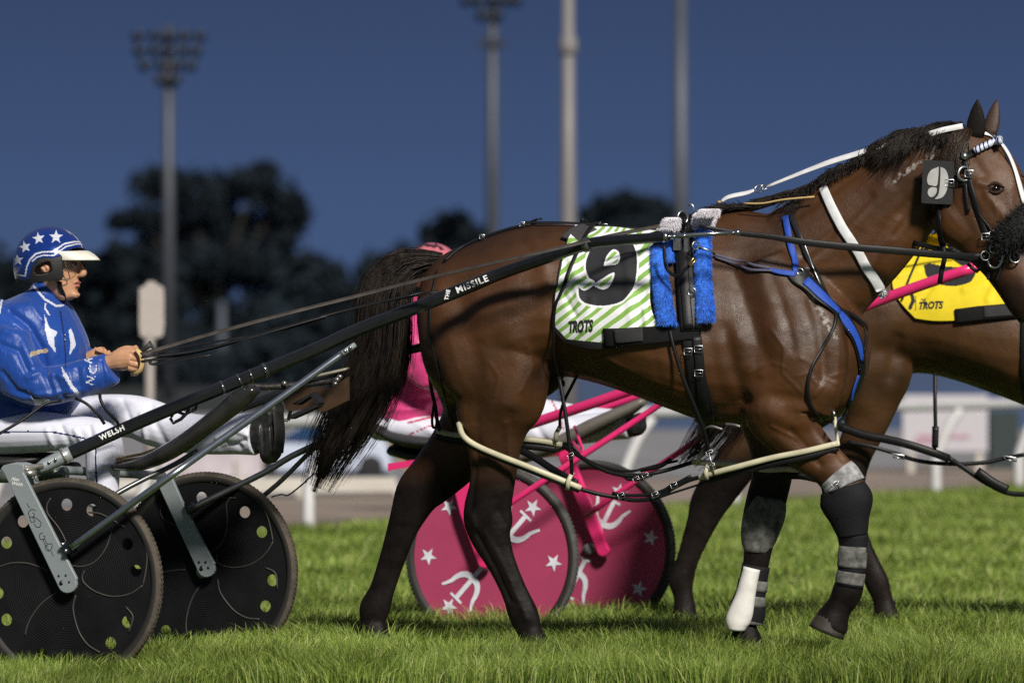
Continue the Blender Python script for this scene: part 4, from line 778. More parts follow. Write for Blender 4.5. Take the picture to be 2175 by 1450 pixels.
for c in (C1, C2):
    hl = ring if c is C1 else [(h[0]*math.cos(.42)-h[1]*math.sin(.42), h[0]*math.sin(.42)+h[1]*math.cos(.42), h[2]) for h in ring]
    wo, dk = wheel(W1, c, RW, cart, DISC, TY, hl)
    mb = MB(); ph = 0 if c is C1 else .42
    for ln in ([(355, 320), (328, 370), (335, 430), (390, 500), (430, 560), (455, 610), (470, 660)], [(870, 520), (830, 505), (790, 530), (770, 590), (745, 660), (700, 730), (640, 780), (560, 800), (500, 790)], [(1000, 930), (930, 980), (850, 1005), (760, 1005), (660, 970), (590, 915), (575, 870), (590, 830)],
               [(530, 1000), (512, 1080), (525, 1170), (560, 1270), (620, 1350), (700, 1400)], [(400, 980), (310, 1040), (240, 1120), (195, 1200), (175, 1280)], [(-60, 830), (0, 800), (80, 775), (180, 775), (270, 800), (340, 830)], [(620, 420), (700, 430), (780, 470), (840, 505)], [(1010, 640), (1030, 720), (1020, 830), (1000, 930)], [(880, 1080), (930, 1150), (900, 1260)]):
        q_ = catmull(np.array([(x/3.2955, y/3.2955+960) for x, y in ln]), 5); X = W1.pt(q_[:, 0], q_[:, 1], .0125)-C1; lx, lz = X @ W1.t, X[:, 2]
        mb.tube(c+np.outer(lx*math.cos(ph)-lz*math.sin(ph), W1.t)+np.outer(lx*math.sin(ph)+lz*math.cos(ph), (0, 0, 1.))+W1.nn*.0125, .0030, k=6, up=W1.nn)
    mb.build('ridge', mat('ridge_dust', (.05, .046, .041), .6), dk); mb = MB()
    for r_ in np.arange(.075, .238, .0085): mb.tube(rim(W1, c, np.full(72, .0122), np.arange(72)/72*2*math.pi, np.full(72, r_)), .0011, k=4, closed=True, up=W1.nn)
    mb.build('groove', mat('groove_black', (.014, .014, .016), .6, spec=.2), dk)
def plate_px(mb, fr, poly, lat, th, mi=0):
    X = fr.pt([p[0] for p in poly], [p[1] for p in poly], lat); mb.prism(X, X-fr.nn*th, mi)
# arms beside the wheels
arc = lambda cx_, cy_, r, a0, a1, n=8: [(cx_+r*math.cos(math.radians(a0+(a1-a0)*i/n)), cy_+r*math.sin(math.radians(a0+(a1-a0)*i/n))) for i in range(n+1)]
near_arm = [(1, 995), (6, 988), (20, 984), (38, 984), (50, 987), (51, 996), (49, 1003)]+[(163, 1228)]+arc(142.5, 1239, 20, -20, 160)+[(8, 1004)]
for lat, nm in ((.062, 'a'), (-.045, 'b')):
    mb = MB(); sh = 0 if nm == 'a' else 14; poly = [(x+sh, y-3*(sh > 0)) for x, y in near_arm]; plate_px(mb, W1, poly, lat, .016); a_ = mb.build('wheel_arm', ALU, cart, smooth=False); bv = a_.modifiers.new('b', 'BEVEL'); bv.width = .003; bv.segments = 2
    if nm == 'a':
        mb = MB()
        for x, y, r in ((125, 1222, 2.6), (140, 1221, 2.6), (147, 1235, 2.6)): mb.tube([W1.pt(x, y, .0615), W1.pt(x, y, .0632)], r/614, k=10, up=(0, 0, 1))
        for x, y, r in ((131, 1237, 5),): mb.tube([W1.pt(x, y, .0615), W1.pt(x, y, .0634)], r/614, k=14, up=(0, 0, 1))
        mb.build('bolt', mat('dark_bolt', (.03, .03, .03), .3, .6), a_)
        mb = MB()                                       # engraved scrolls
        Zs = lambda pts: [(x/3.2955, y/3.2955+960) for x, y in pts]
        for sc in ([(190, 355), (196, 375), (208, 388)], [(248, 408), (222, 400), (200, 420), (205, 448), (228, 455), (240, 435), (228, 422)], [(205, 450), (220, 490), (245, 480), (232, 460), (245, 455), (285, 490), (280, 520), (255, 522), (240, 500)], [(300, 562), (278, 575), (280, 605), (305, 608), (315, 590), (302, 582)], [(310, 600), (330, 640), (362, 640), (362, 668), (345, 690), (322, 680), (318, 655), (335, 650)], [(300, 610), (318, 650), (345, 690)], [(362, 690), (364, 710), (374, 725)]):
            A = catmull(np.array(Zs(sc), float), 5); mb.tube(np.array([W1.pt(x, y, .0622) for x, y in A]), .0014, k=4, up=W1.nn, flat=.4)
        mb.build('scroll', mat('scroll_ink', (.012, .012, .012), .6), a_)
        mb = MB(); x_ = W1.pt(58, 1060)-W1.pt(44, 1022); d_ = W1.t*.93-np.array((0, 0, .36)); 
        for s_, px_, py_ in (('Alan', 32, 1017), ('Welsh', 36, 1027)):
            V, Fs = text2d(s_, .017, .3, .0004); o_ = W1.pt(px_, py_, .0628); ux = W1.t*.96+np.array((0, 0, -.12)); uy = np.array((.0, 0, 1.)); mb.add(o_+V[:, :1]*ux+V[:, 1:]*uy, Fs)
        mb.build('lettering', mat('pale_etch', (.75, .75, .74), .5), a_, smooth=False)
W2 = Frame(144.5, 23.7, 22); W2.O = W1.O-W1.nn*TRK
far_arm = [(331, 1020), (361, 1006), (395, 1083), (456, 1197)]+arc(438, 1207, 18, -30, 150)+[(420, 1212)]
for lat in (.062, -.045):
    mb = MB(); plate_px(mb, W2, [(x+(0 if lat > 0 else 12), y) for x, y in far_arm], lat, .016); a_ = mb.build('wheel_arm', ALU, cart, smooth=False); bv = a_.modifiers.new('b', 'BEVEL'); bv.width = .003; bv.segments = 2
    if lat > 0:
        mb = MB()
        for x, y, r in ((423, 1193, 3), (437, 1193, 3), (443, 1205, 3), (429, 1206, 5.5)): mb.tube([W2.pt(x, y, .0615), W2.pt(x, y, .0632)], r/590, k=12, up=(0, 0, 1))
        mb.build('bolt', mat('dark_bolt', (.03,)*3), a_)
# axle arch, seat carrier
mb = MB(); pa, pb = W1.pt(28, 992, .055), W2.pt(346, 1010, .055); mb.tube([pa, pa+(pb-pa)*.2, pa+(pb-pa)*.5+np.array((0, 0, .0)), pa+(pb-pa)*.8, pb], .016, k=10); mb.build('axle_arch', ALU, cart)
mb = MB(); mb.tube([W1.pt(30, 993, .05), W1.pt(60, 992, .0), W1.pt(90, 990, -.05)], .0105, k=10); mb.box(W1.pt(62, 1004, 0), [W1.t*.02, (0, 0, .008), W1.nn*.02]); mb.tube([W1.pt(70, 1000, -.02), W1.pt(79, 1022, -.02)], .006)
mb.build('arm_bracket', mat('pale_alloy', (.66, .63, .58), .3, .8), cart)
mb = MB(); mb.tube([W1.pt(-60, 1012, -.25), W1.pt(40, 1010, -.25), W1.pt(140, 1004, -.25)], .03, k=12, flat=.8); mb.build('seat_rail', mat('grey_green_tube', (.20, .23, .20), .35, .5), cart)
SFd = lambda px, lat: W1.pt(px, CY, lat)
mb = MB(); limb(mb, W1, [(-90, 972, -.56, 20, .17), (-20, 978, -.56, 22, .19), (50, 980, -.56, 22, .18), (105, 974, -.56, 14, .14), (128, 968, -.56, 6, .09)], k=20); st = mb.build('seat', mat('seat_vinyl', (.016, .016, .017), .5, bump=.2), cart)
mb = MB(); limb(mb, W1, [(-60, 1000, -.56, 18, .10), (60, 1000, -.56, 16, .09), (160, 990, -.56, 10, .05)], k=14); mb.build('seat_base', mat('dark_carbon', (.02, .02, .019), .4), cart)
# shafts
def shaft(pts, r, name='shaft', m=BLACKP, k=8, flat=.85): 
    mb = MB(); mb.tube([P(*p) for p in pts], r, k=k, up=W1.nn, flat=flat, sub=4); return mb.build(name, m, cart, auto=35)
ns_d = lambda px: np.interp(px, [60, 400, 800, 1060, 1300, 1420, 1580], [23.85, 23.93, 24.0, 23.98, 23.80, 23.74, 23.72])
pts = [(148, 963), (260, 912), (380, 861), (480, 820), (600, 771), (680, 737), (760, 700), (900, 647), (1000, 607), (1060, 582), (1150, 551), (1245, 520), (1300, 512), (1420, 503)]
sh = shaft([(x, y, ns_d(x)) for x, y in pts], [.0235]*9+[.0225, .021, .021, .0195, .0175])
mb = MB(); mb.tube([P(70, 1003, 23.83), P(95, 988, 23.84), P(135, 969, 23.85), P(150, 962, 23.85)], [.016, .024, .026, .027], k=12); mb.build('shaft_socket', ALU, sh)
mb = MB(); mb.tube([P(134, 969, 23.85), P(140, 966, 23.85)], .029, k=16); mb.build('socket_ring', mat('pale_alloy', (.66,)*3), sh)
for i, (x, y) in enumerate([(104, 981), (118, 975)]):
    mb = MB(); mb.ball(P(x, y, 23.84-.026), .006, n=6); mb.build('bolt', STEEL, sh)
for (x0, y0, x1, y1) in ((1240, 522, 1252, 518), (470, 824, 476, 822), (507, 809, 511, 807), (532, 799, 535, 798), (560, 787, 567, 784)):
    mb = MB(); mb.tube([P(x0, y0, ns_d(x0)), P(x1, y1, ns_d(x1))], .0255, k=12); mb.build('shaft_band', mat('polished_band', (.25, .25, .26), .18, .9), sh)
mb = MB(); mb.tube([P(1415, 503, 23.74), P(1445, 501, 23.73), P(1500, 497, 23.72), P(1562, 494, 23.72)], [.0095, .0085, .0075, .007], k=10)
for x in range(1432, 1560, 22): mb.torus(P(x, 502-(x-1432)*.062, 23.73), unit(P(1562, 494, 23.72)-P(1415, 503, 23.74)), .008, .0036, 14, 6)
mb.ball(P(1567, 494, 23.72), .012, n=8); mb.tube([P(1408, 503, 23.74), P(1418, 503, 23.74)], .019, k=12); mb.build('shaft_tip', mat('worn_chrome', (.5, .5, .52), .22, 1.), sh)
def lettering(s_, c, ux, uy, size, off, parent, inner=True, bold=.0022):
    nn_ = unit(np.cross(ux, uy)); nn_ = nn_ if nn_ @ W1.nn > 0 else -nn_
    V, Fs = text2d(s_, size, 0, bold, sp=1.18); mb = MB(); mb.add(c+nn_*off+V[:, :1]*ux+V[:, 1:]*uy, Fs); o = mb.build('lettering', mat('sticker_white', (.78, .78, .78), .5), parent, smooth=False)
    if inner:
        V, Fs = text2d(s_, size, 0, -.0008); mb = MB(); mb.add(c+nn_*(off+.0012)+V[:, :1]*ux+V[:, 1:]*uy, Fs); mb.build('lettering_core', mat('sticker_black', (.012, .012, .014), .5), o, smooth=False)
ux = unit(P(1040, 592, ns_d(1040))-P(965, 622, ns_d(965))); uy = unit(np.cross(ux, W1.nn)); uy = uy if uy[2] > 0 else -uy
lettering('MISSILE', P(1004, 606, ns_d(1004)), ux, uy, .032, .0252, sh, False, .0008); lettering('THE', P(952, 628, ns_d(952)), unit(ux*.55+uy*.83), unit(uy*.55-ux*.83), .018, .0245, sh, False, .0008)
ux = unit(P(262, 911, 23.9)-P(218, 931, 23.9)); uy = unit(np.cross(ux, W1.nn)); uy = uy if uy[2] > 0 else -uy
lettering('WELSH', P(240, 921, 23.89), ux, uy, .026, .0255, sh, False, .0009)
fs_d = lambda px: np.interp(px, [300, 600, 1000, 1500], [24.72, 24.75, 24.72, 24.5])
shaft([(x, y, fs_d(x)) for x, y in [(365, 925), (450, 890), (560, 848), (650, 815), (740, 785), (850, 748), (920, 728), (1050, 660), (1250, 560), (1430, 505)]], .016)
# stays
def stay(pts, r, m=ALU, name='stay'): mb = MB(); mb.tube([P(*p) for p in pts], r, k=12, sub=3); return mb.build(name, m, cart)
GREY = mat('grey_alloy', (.12, .125, .13), .35, .8)
s1 = stay([(152, 1162, 23.60), (240, 1098, 23.545), (360, 1012, 23.49), (430, 962, 23.56), (600, 842, 23.78), (718, 757, 23.92), (728, 750, 23.92)], .0125, mat('polished_alloy', (.46, .50, .54), .25, .95))
stay([(726, 751, 23.92), (754, 732, 23.94)], .010)
mb = MB()
mb = MB(); plate_px(mb, W1, [(130, 1152), (150, 1146), (156, 1170), (140, 1178)], .085, .03); mb.build('clamp', BLACKP, s1, smooth=False)
for x, y in ((133, 1155), (140, 1169)): mb = MB(); mb.ball(W1.pt(x, y, .088), .0075, n=6); mb.build('bolt', STEEL, s1)
for x, y in ((733, 745), (744, 738)): mb = MB(); mb.ball(P(x, y, 23.915), .007, n=6); mb.build('bolt', STEEL, s1)
s2 = stay([(402, 1082, 24.68), (450, 1058, 24.69), (560, 1004, 24.70), (620, 968, 24.70), (690, 935, 24.70), (770, 890, 24.7)], .0115, GREY)
mb = MB(); plate_px(mb, W2, [(390, 1070), (404, 1066), (412, 1084), (398, 1092)], .085, .03); mb.build('clamp', BLACKP, s2, smooth=False)
stay([(560, 1052, 24.76), (600, 1018, 24.74), (650, 968, 24.72), (690, 932, 24.7)], .009, GREY)
stay([(576, 1055, 24.8), (598, 1049, 24.8), (612, 1051, 24.8), (640, 1030, 24.8), (668, 1004, 24.8)], .003, mat('brown_cable', (.08, .06, .045), .6), 'cable')
stay([(225, 1062, 24.0), (262, 1040, 24.02), (310, 1015, 24.05), (372, 985, 24.1), (420, 955, 24.1)], .0095, GREY)
stay([(524, 821, 24.35), (600, 820, 24.4), (725, 806, 24.5)], .012, mat('rusty_bar', (.05, .045, .042), .5, .5, var=.6, scale=90), 'foot_bar')
stay([(650, 803, 24.4), (700, 792, 24.45), (760, 778, 24.5)], .006, mat('pale_rod', (.35, .32, .25), .4, .5), 'rod')
for x, y in ((712, 815), (722, 800), (716, 806), (548, 822), (604, 814)): mb = MB(); mb.ball(P(x, y, 24.38), .010, n=6); mb.build('bolt', mat('dull_bolt', (.4, .38, .34), .35, .8), cart)
# dark fairing over the foot well, foot bracket, brown guard
mb = MB(); limb(mb, W1, [(244, 992, -.42, 7, .03), (300, 985, -.42, 14, .035), (360, 958, -.42, 18, .04), (420, 918, -.42, 18, .04), (470, 880, -.42, 20, .04), (510, 848, -.42, 20, .04), (545, 826, -.42, 10, .03)], k=18); mb.build('fairing', mat('gloss_carbon', (.022, .021, .019), .25, coat=.5, var=.5, scale=14), cart)
ft = W1
mb = MB()
for (a, b, c_, d_), dp in (((594, 850, 622, 946), -.60),):
    pass
X = [(596, 846), (623, 848), (612, 893), (592, 889)]
Y = [P(x, y, 24.22) for x, y in X]
for i in range(4): mb.tube([Y[i], Y[(i+1) % 4]], .0065, k=6)
mb.build('foot_bracket', mat('pale_bracket', (.22, .21, .19), .5, .5), cart)
mb = MB(); plate_px(mb, W1, [(620, 858), (664, 832), (678, 855), (672, 862), (660, 840), (630, 860)], -.5, .05); plate_px(mb, W1, [(618, 880), (676, 856), (673, 864), (616, 890)], -.5, .05); mb.build('foot_cup', mat('dark_bracket', (.018, .018, .022), .4), cart, smooth=False)
mb = MB(); plate_px(mb, W1, [(600, 848), (640, 822), (700, 824), (740, 800), (740, 850), (690, 874), (660, 868), (610, 872)], -.72, .012); mb.build('mud_guard', mat('brown_guard', (.050, .026, .012), .55, var=.3, scale=20), cart, smooth=False)
mb = MB(); 
for q_ in ([(364, 884), (372, 872), (392, 880), (416, 868), (420, 852), (404, 852), (398, 876), (384, 890), (368, 898), (362, 888)], ): mb.tube([P(x, y, 23.95) for x, y in q_], .007, k=6, closed=True)
mb.build('rein_hook', BLACKP, cart)
mb = MB(); mb.tube([P(246, 974, 24.1), P(300, 964, 24.1), P(340, 950, 24.1)], .005); mb.tube([P(246, 980, 24.1), P(300, 972, 24.1), P(345, 958, 24.1)], .005); mb.build('tan_strap', mat('tan_strap', (.5, .36, .19), .6), cart)
# ---------------------------------------------------------------- the driver in blue
DP = Frame(144.5, 23.7, 22); DP.O = W1.O-W1.nn*.56
SKIN = mat('skin', (.56, .30, .175), .42, var=.10, scale=35, bump=.06, bscale=300, spec=.4)
def satin(name, c, rough=.44):
    m = mat(name, c, rough, var=.10, scale=6, sheen=.25, spec=.45); N = m.node_tree.nodes; L = m.node_tree.links; b = N['Principled BSDF']
    t = N.new('ShaderNodeTexCoord'); n = N.new('ShaderNodeTexNoise'); mp = N.new('ShaderNodeMapping'); mp.inputs['Scale'].default_value = (1, 1, .42); mp.inputs['Rotation'].default_value = (.3, .6, 0); L.new(t.outputs['Object'], mp.inputs[0]); n.inputs['Scale'].default_value = 20; n.inputs['Detail'].default_value = 3; n.inputs['Distortion'].default_value = 1.6; L.new(mp.outputs[0], n.inputs['Vector'])
    bp = N.new('ShaderNodeBump'); bp.inputs['Strength'].default_value = .32; bp.inputs['Distance'].default_value = .014; L.new(n.outputs['Fac'], bp.inputs['Height']); L.new(bp.outputs[0], b.inputs['Normal']); return m
BSILK = satin('blue_satin', (.006, .055, .31)); WSILK = satin('white_satin', (.62, .64, .74), .42); PANT = mat('white_trouser_cloth', (.72, .73, .84), .65, var=.05, scale=8, bump=.25, bscale=22, sheen=.2)
def paint_mesh(me, mats, fn, fr):
    for m in mats: me.materials.append(m)
    c, n = get_fc(me); q = Q(c); mi = fn(q, c, n); me.polygons.foreach_set('material_index', np.asarray(mi, np.int32)); me.update()
def star(cx_, cy_, r, rot=0., k=.42, n=5):
    return [(cx_+(r if i % 2 == 0 else r*k)*math.sin(math.pi*i/n+rot), cy_-(r if i % 2 == 0 else r*k)*math.cos(math.pi*i/n+rot)) for i in range(2*n)]
def folds(me, fr, L, amp=1.): muscles(me, fr, [(p, w_, h*amp) for p, w_, h in L])
drv = thing('person', 'person in blue silks with white stars and white trousers driving the black cart', 'driver')
Z1 = lambda pts: [(x/3.0214, y/3.0208+420) for x, y in pts]
Z6 = lambda pts: [(x/6.59, y/6.59+460) for x, y in pts]
# body: head, neck, hidden trunk, one skin
def body():
    mb = MB(); pr = [(536, 164), (548, 168), (556, 169), (566, 167), (576, 166), (586, 166), (596, 166), (606, 165), (616, 163), (624, 163.5), (630, 161), (635, 154), (638, 146)]
    R = []
    for y, xf in pr:
        xb = 62+max(0, (y-590))*1.35; hw = np.interp(y, [536, 556, 580, 600, 615, 630, 638], [.068, .070, .068, .060, .052, .04, .028]); a = np.arange(28)/28*2*math.pi
        cx_ = (xf+xb)/2; hx_ = (xf-xb)/2; ca = np.cos(a); sa = np.sin(a); lat = hw*sa*(1-.22*np.clip(ca, 0, 1)**2)
        R.append(DP.pt(cx_+hx_*np.sign(ca)*np.abs(ca)**.9, np.full(28, y), 0)+lat[:, None]*DP.nn)
    mb.rings(np.array(R))
    limb(mb, DP, [(168, 558, 0, 4, .008), (173, 568, 0, 5, .009), (177, 577, 0, 7, .013), (176, 583, 0, 6, .015), (168, 586, 0, 4, .013)], k=14)     # nose
    limb(mb, DP, [(171, 586, .010, 3.5, .008), (171, 586, -.010, 3.5, .008)], k=8)
    limb(mb, DP, [(164, 597, .018, 3, .006), (167, 600, 0, 3.9, .02), (164, 601, -.018, 3, .006)], k=10)   # lips
    limb(mb, DP, [(162, 607, .016, 3, .006), (165.5, 608.5, 0, 4.0, .018), (162, 608, -.016, 3, .006)], k=10)
    limb(mb, DP, [(163, 622, 0, 8, .020), (158, 630, 0, 7, .022)], k=12)                                       # chin
    limb(mb, DP, [(165, 551, .035, 4, .010), (168, 549, 0, 4.5, .03), (165, 551, -.035, 4, .010)], k=10)          # brow
    limb(mb, DP, [(108, 590, 0, 34, .055), (102, 615, 0, 27, .05), (94, 640, 0, 30, .056), (85, 668, 0, 40, .09)], k=20)   # neck
    limb(mb, DP, [(70, 690, 0, 60, .13), (55, 760, 0, 70, .12), (45, 850, 0, 70, .12), (35, 910, 0, 60, .14)], k=20)
    return remesh(mb, 'person_body', .0035, 4)
bm_ = body(); muscles(bm_, DP, [([(158, 604), (168, 604.5)], 1.8, -.004), ([(156, 563), (168, 562)], 5, -.005), ([(150, 600), (158, 612)], 4, -.002), ([(100, 610), (88, 650)], 6, .003)])
def face_paint(q, c, n):
    mi = np.zeros(len(q), int); lips = inpoly(q, [(156, 604), (161, 598), (167, 596), (172, 600), (171, 605), (172, 609), (167, 613), (161, 611)]); return np.where(lips, 1, mi)
paint_mesh(bm_, [SKIN, mat('lips', (.42, .15, .12), .35, spec=.5)], face_paint, DP); pb = link('body', bm_, drv)
FT = bvh(bm_)
def DF(x, y, off=.003, lat=.06): return on(FT, x, y, off, DP, lat)[0]
mb = MB(); p = DF(157, 563, -.004); mb.ball(p, .0115, n=9); eye = mb.build('eye', mat('eye_white', (.6, .58, .55), .1), pb)
mb = MB(); mb.ball(p+unit(DP.t+DP.nn*.6)*.0068, .006, n=7); mb.build('iris', mat('iris_dark', (.02, .015, .01), .05), eye)
mb = MB(); mb.tube([DF(148, 560, .002), DF(156, 556.5, .004), DF(164, 560, .003)], [.0012, .0022, .001], sub=3); mb.tube([DF(148, 565, .002), DF(156, 568, .003), DF(163, 565, .002)], [.0008, .0012, .0008], sub=3); mb.build('eyelash', mat('lash', (.01, .008, .007), .5), pb)
mb = MB(); mb.tube([DF(143, 554, .002), DF(152, 549, .004), DF(163, 551, .004)], [.001, .0025, .001], sub=3); mb.build('eyebrow', mat('brow_hair', (.03, .018, .01), .6), pb)
# ear inside the helmet's opening
mb = MB(); limb(mb, DP, [(94, 562, .092, 8, .012), (96, 570, .098, 10, .013), (95, 578, .094, 7, .011)], k=14); e_ = remesh(mb, 'ear', .0025, 2); muscles(e_, DP, [([(92, 565), (97, 574)], 2.5, -.006)]); e_.materials.append(SKIN); link('ear', e_, pb)
# jacket
def jacket():
    mb = MB()
    slab(mb, DP, [(612, 74, 118, .066, 0, 0), (628, 42, 126, .10, 0, 0), (650, 0, 140, .175, 0, 0), (685, -50, 160, .21, 0, 0), (730, -72, 180, .205, 0, 0), (780, -80, 182, .195, 0, 0), (830, -84, 172, .195, 0, 0), (870, -86, 150, .20, 0, 0), (902, -84, 118, .20, 0, 0)], horiz=True)
    limb(mb, DP, [(30, 660, .13, 40, .07), (8, 690, .19, 52, .075), (14, 740, .235, 54, .075), (38, 790, .25, 52, .07), (80, 818, .245, 44, .068), (130, 815, .225, 41, .062), (185, 800, .20, 39, .056), (228, 786, .175, 36, .05), (238, 782, .17, 33, .046)], k=22)
    limb(mb, DP, [(90, 670, -.13, 40, .07), (110, 720, -.20, 48, .07), (130, 780, -.22, 42, .06), (180, 780, -.15, 36, .055), (210, 765, -.06, 30, .045)], k=18)
    limb(mb, DP, [(101, 598, 0, 27, .06), (100, 612, 0, 30, .068), (97, 630, 0, 33, .075)], k=20)       # stand collar
    return remesh(mb, 'jacket', .0042, 5)
jm = jacket()
folds(jm, DP, [([(20, 660), (60, 690), (90, 740), (100, 790)], 8, -.010), ([(10, 700), (50, 720), (70, 770)], 9, .009), ([(0, 730), (40, 745), (60, 790)], 7, -.008), ([(60, 800), (90, 790), (130, 800)], 7, .007), ([(75, 840), (120, 835), (170, 830)], 7, .006), ([(95, 790), (110, 830)], 6, -.007),
    ([(140, 790), (150, 830)], 6, .005), ([(165, 785), (172, 835)], 6, -.006), ([(190, 770), (195, 820)], 6, .004), ([(215, 765), (222, 815)], 4, -.004), ([(118, 800), (135, 840)], 6, -.006), ([(60, 640), (90, 680)], 6, .006), ([(150, 680), (165, 740)], 7, .006), ([(135, 650), (150, 700)], 6, -.005), ([(20, 850), (90, 870)], 10, -.008), ([(0, 830), (50, 850)], 8, .008), ([(100, 868), (140, 855)], 6, -.006), ([(30, 690), (40, 700)], 10, .006), ([(5, 790), (35, 830), (90, 850)], 6, -.007)], 1.2)
EXW = [Z1([(285, 745), (318, 835), (370, 858), (345, 905), (360, 1000), (310, 930), (290, 850)]), Z1([(440, 850), (455, 835), (470, 870), (488, 945), (445, 1012), (452, 930)]), Z1([(0, 665), (22, 640), (10, 700), (0, 745)]), Z1([(180, 1235), (215, 1290), (300, 1290), (330, 1300), (265, 1330), (250, 1345), (200, 1370), (225, 1330)])]
SL = Z1([(392, 1075), (425, 1130), (465, 1195), (510, 1250), (490, 1268), (445, 1205), (405, 1140)])
BAND = Z1([(185, 1025), (200, 985), (300, 965), (312, 990), (250, 1000)])
NCR = [text2d('N.C.', 24, .2, .2), text2d('R', 24, .2, .2)]
def jpaint(q, c, n):
    lat = DP.lat(c); mi = np.zeros(len(q), int); arm = lat > .10
    face = (n @ unit(CAM-c).T.diagonal() if False else np.einsum('ij,ij->i', n, unit(CAM-c))) > .05
    for k_, pl in enumerate(EXW): mi = np.where(inpoly(q, pl) & face, 1, mi)
    mi = np.where(inpoly(q, SL) & face, 1, mi); mi = np.where(inpoly(q, BAND) & face & arm, 2, mi)
    # sleeve letters run along the cuff
    for (V, Fs), (cx_, cy_) in zip(NCR, ((195, 796), (189, 765))):
        d = q-np.array((cx_, cy_)); a = math.radians(-78); t = np.stack([d[:, 0]*math.cos(a)+d[:, 1]*math.sin(a), -(-d[:, 0]*math.sin(a)+d[:, 1]*math.cos(a))], -1); near = (np.abs(t) < 40).all(1) & face
        r = np.zeros(len(q), bool); r[near] = intris(t[near], V, Fs); mi = np.where(r, 1, mi)
    col = polyd(q, [(72, 608), (95, 635), (120, 650), (134, 648)]) < 2.2; mi = np.where(col & face & (lat > -.02), 1, mi)
    mi = np.where((polyd(q, [(97, 645), (96, 655), (104, 668)]) < 1.8) & face, 1, mi)
    zip_ = polyd(q, [(128, 660), (134, 700), (139, 750), (139, 780)]) < 1.5; mi = np.where(zip_ & face, 3, mi)
    return mi
paint_mesh(jm, [BSILK, WSILK, mat('gold_band', (.42, .34, .22), .6), mat('navy_seam', (.006, .015, .09), .5)], jpaint, DP); jk = link('jacket', jm, drv)
JT = bvh(jm)
mb = MB()
for y in (712, 722): mb.ball(on(JT, 137, y, .003, DP, .1)[0], .004, n=6)
mb.build('stud', STEEL, jk)
# trousers
def trousers():
    mb = MB()
    limb(mb, DP, [(-60, 915, .10, 55, .10), (10, 918, .115, 48, .10), (83, 917, .12, 44, .09), (140, 918, .115, 38, .08), (190, 920, .11, 35, .072), (218, 930, .11, 34, .068), (222, 960, .11, 38, .065), (219, 990, .11, 34, .062), (219, 1030, .11, 31, .06), (221, 1075, .11, 29, .055)], k=22)
    limb(mb, DP, [(-40, 905, -.12, 60, .10), (60, 900, -.12, 52, .09), (140, 892, -.12, 48, .085), (220, 882, -.125, 45, .08), (285, 885, -.13, 46, .075), (330, 900, -.13, 48, .07), (380, 916, -.135, 44, .068), (440, 923, -.14, 42, .068), (500, 922, -.14, 43, .068), (544, 921, -.14, 46, .07)], k=22)
    slab(mb, DP, [(-80, 870, 965, .19, 0, 0), (0, 862, 965, .20, 0, 0), (60, 868, 958, .18, 0, 0)])
    return remesh(mb, 'trousers', .004, 6)
tm_ = trousers()
folds(tm_, DP, [([(10, 895), (100, 890), (180, 900)], 5, -.004), ([(100, 915), (115, 950)], 6, .006), ([(130, 905), (150, 948)], 6, -.006), ([(160, 915), (180, 945)], 6, .006), ([(190, 905), (200, 950)], 6, -.006), ([(205, 960), (240, 950)], 5, -.006), ([(195, 1000), (215, 985), (240, 990)], 5, .006), ([(190, 1025), (240, 1010)], 5, -.005),
    ([(320, 860), (330, 900), (350, 940)], 8, -.007), ([(300, 880), (310, 930)], 6, .006), ([(440, 960), (480, 940), (510, 950)], 6, -.008), ([(460, 930), (500, 915), (530, 925)], 5, .006), ([(470, 955), (520, 935)], 5, -.007), ([(500, 900), (530, 910)], 5, -.005), ([(230, 860), (250, 880)], 8, .006), ([(260, 850), (280, 900)], 6, -.005)], 1.2)
paint_mesh(tm_, [PANT, mat('navy_seam', (.006, .015, .09))], lambda q, c, n: np.where(((polyd(q, [(0, 918), (60, 916), (110, 917), (150, 924), (180, 931)]) < 1.7) | (polyd(q, [(203, 925), (203, 980), (206, 1035)]) < 1.7)) & (DP.lat(c) > .02), 1, 0), DP); link('trousers', tm_, drv)
# boots
def bootm(): 
    mb = MB(); limb(mb, DP, [(562, 963, -.14, 20, .05), (570, 960, -.14, 26, .05), (571, 935, -.14, 25, .05), (570, 905, -.14, 23, .048), (575, 880, -.14, 24, .048), (584, 864, -.14, 20, .045), (590, 856, -.14, 10, .035)], k=18); limb(mb, DP, [(540, 922, -.14, 40, .058), (565, 922, -.14, 42, .055)], k=16); return remesh(mb, 'boot', .004, 3)
b_ = bootm(); folds(b_, DP, [([(556, 880), (560, 960)], 4, -.004), ([(570, 880), (575, 955)], 4, .004), ([(565, 910), (585, 900)], 4, -.003)], 1.); b_.materials.append(mat('boot_leather', (.018, .018, .018), .38, var=.5, scale=40, bump=.3, bscale=120)); link('boot', b_, drv)
mb = MB(); limb(mb, DP, [(222, 1050, .11, 24, .045), (226, 1090, .11, 26, .05), (245, 1112, .11, 24, .05), (285, 1122, .11, 15, .045)], k=16); b_ = remesh(mb, 'boot', .004, 3); b_.materials.append(MATS['boot_leather']); link('boot', b_, drv)
mb = MB(); limb(mb, DP, [(590, 870, -.14, 5, .045), (594, 920, -.14, 4, .046), (590, 962, -.14, 5, .045)], k=12); mb.build('sole', mat('boot_sole', (.012, .012, .012), .7), drv)
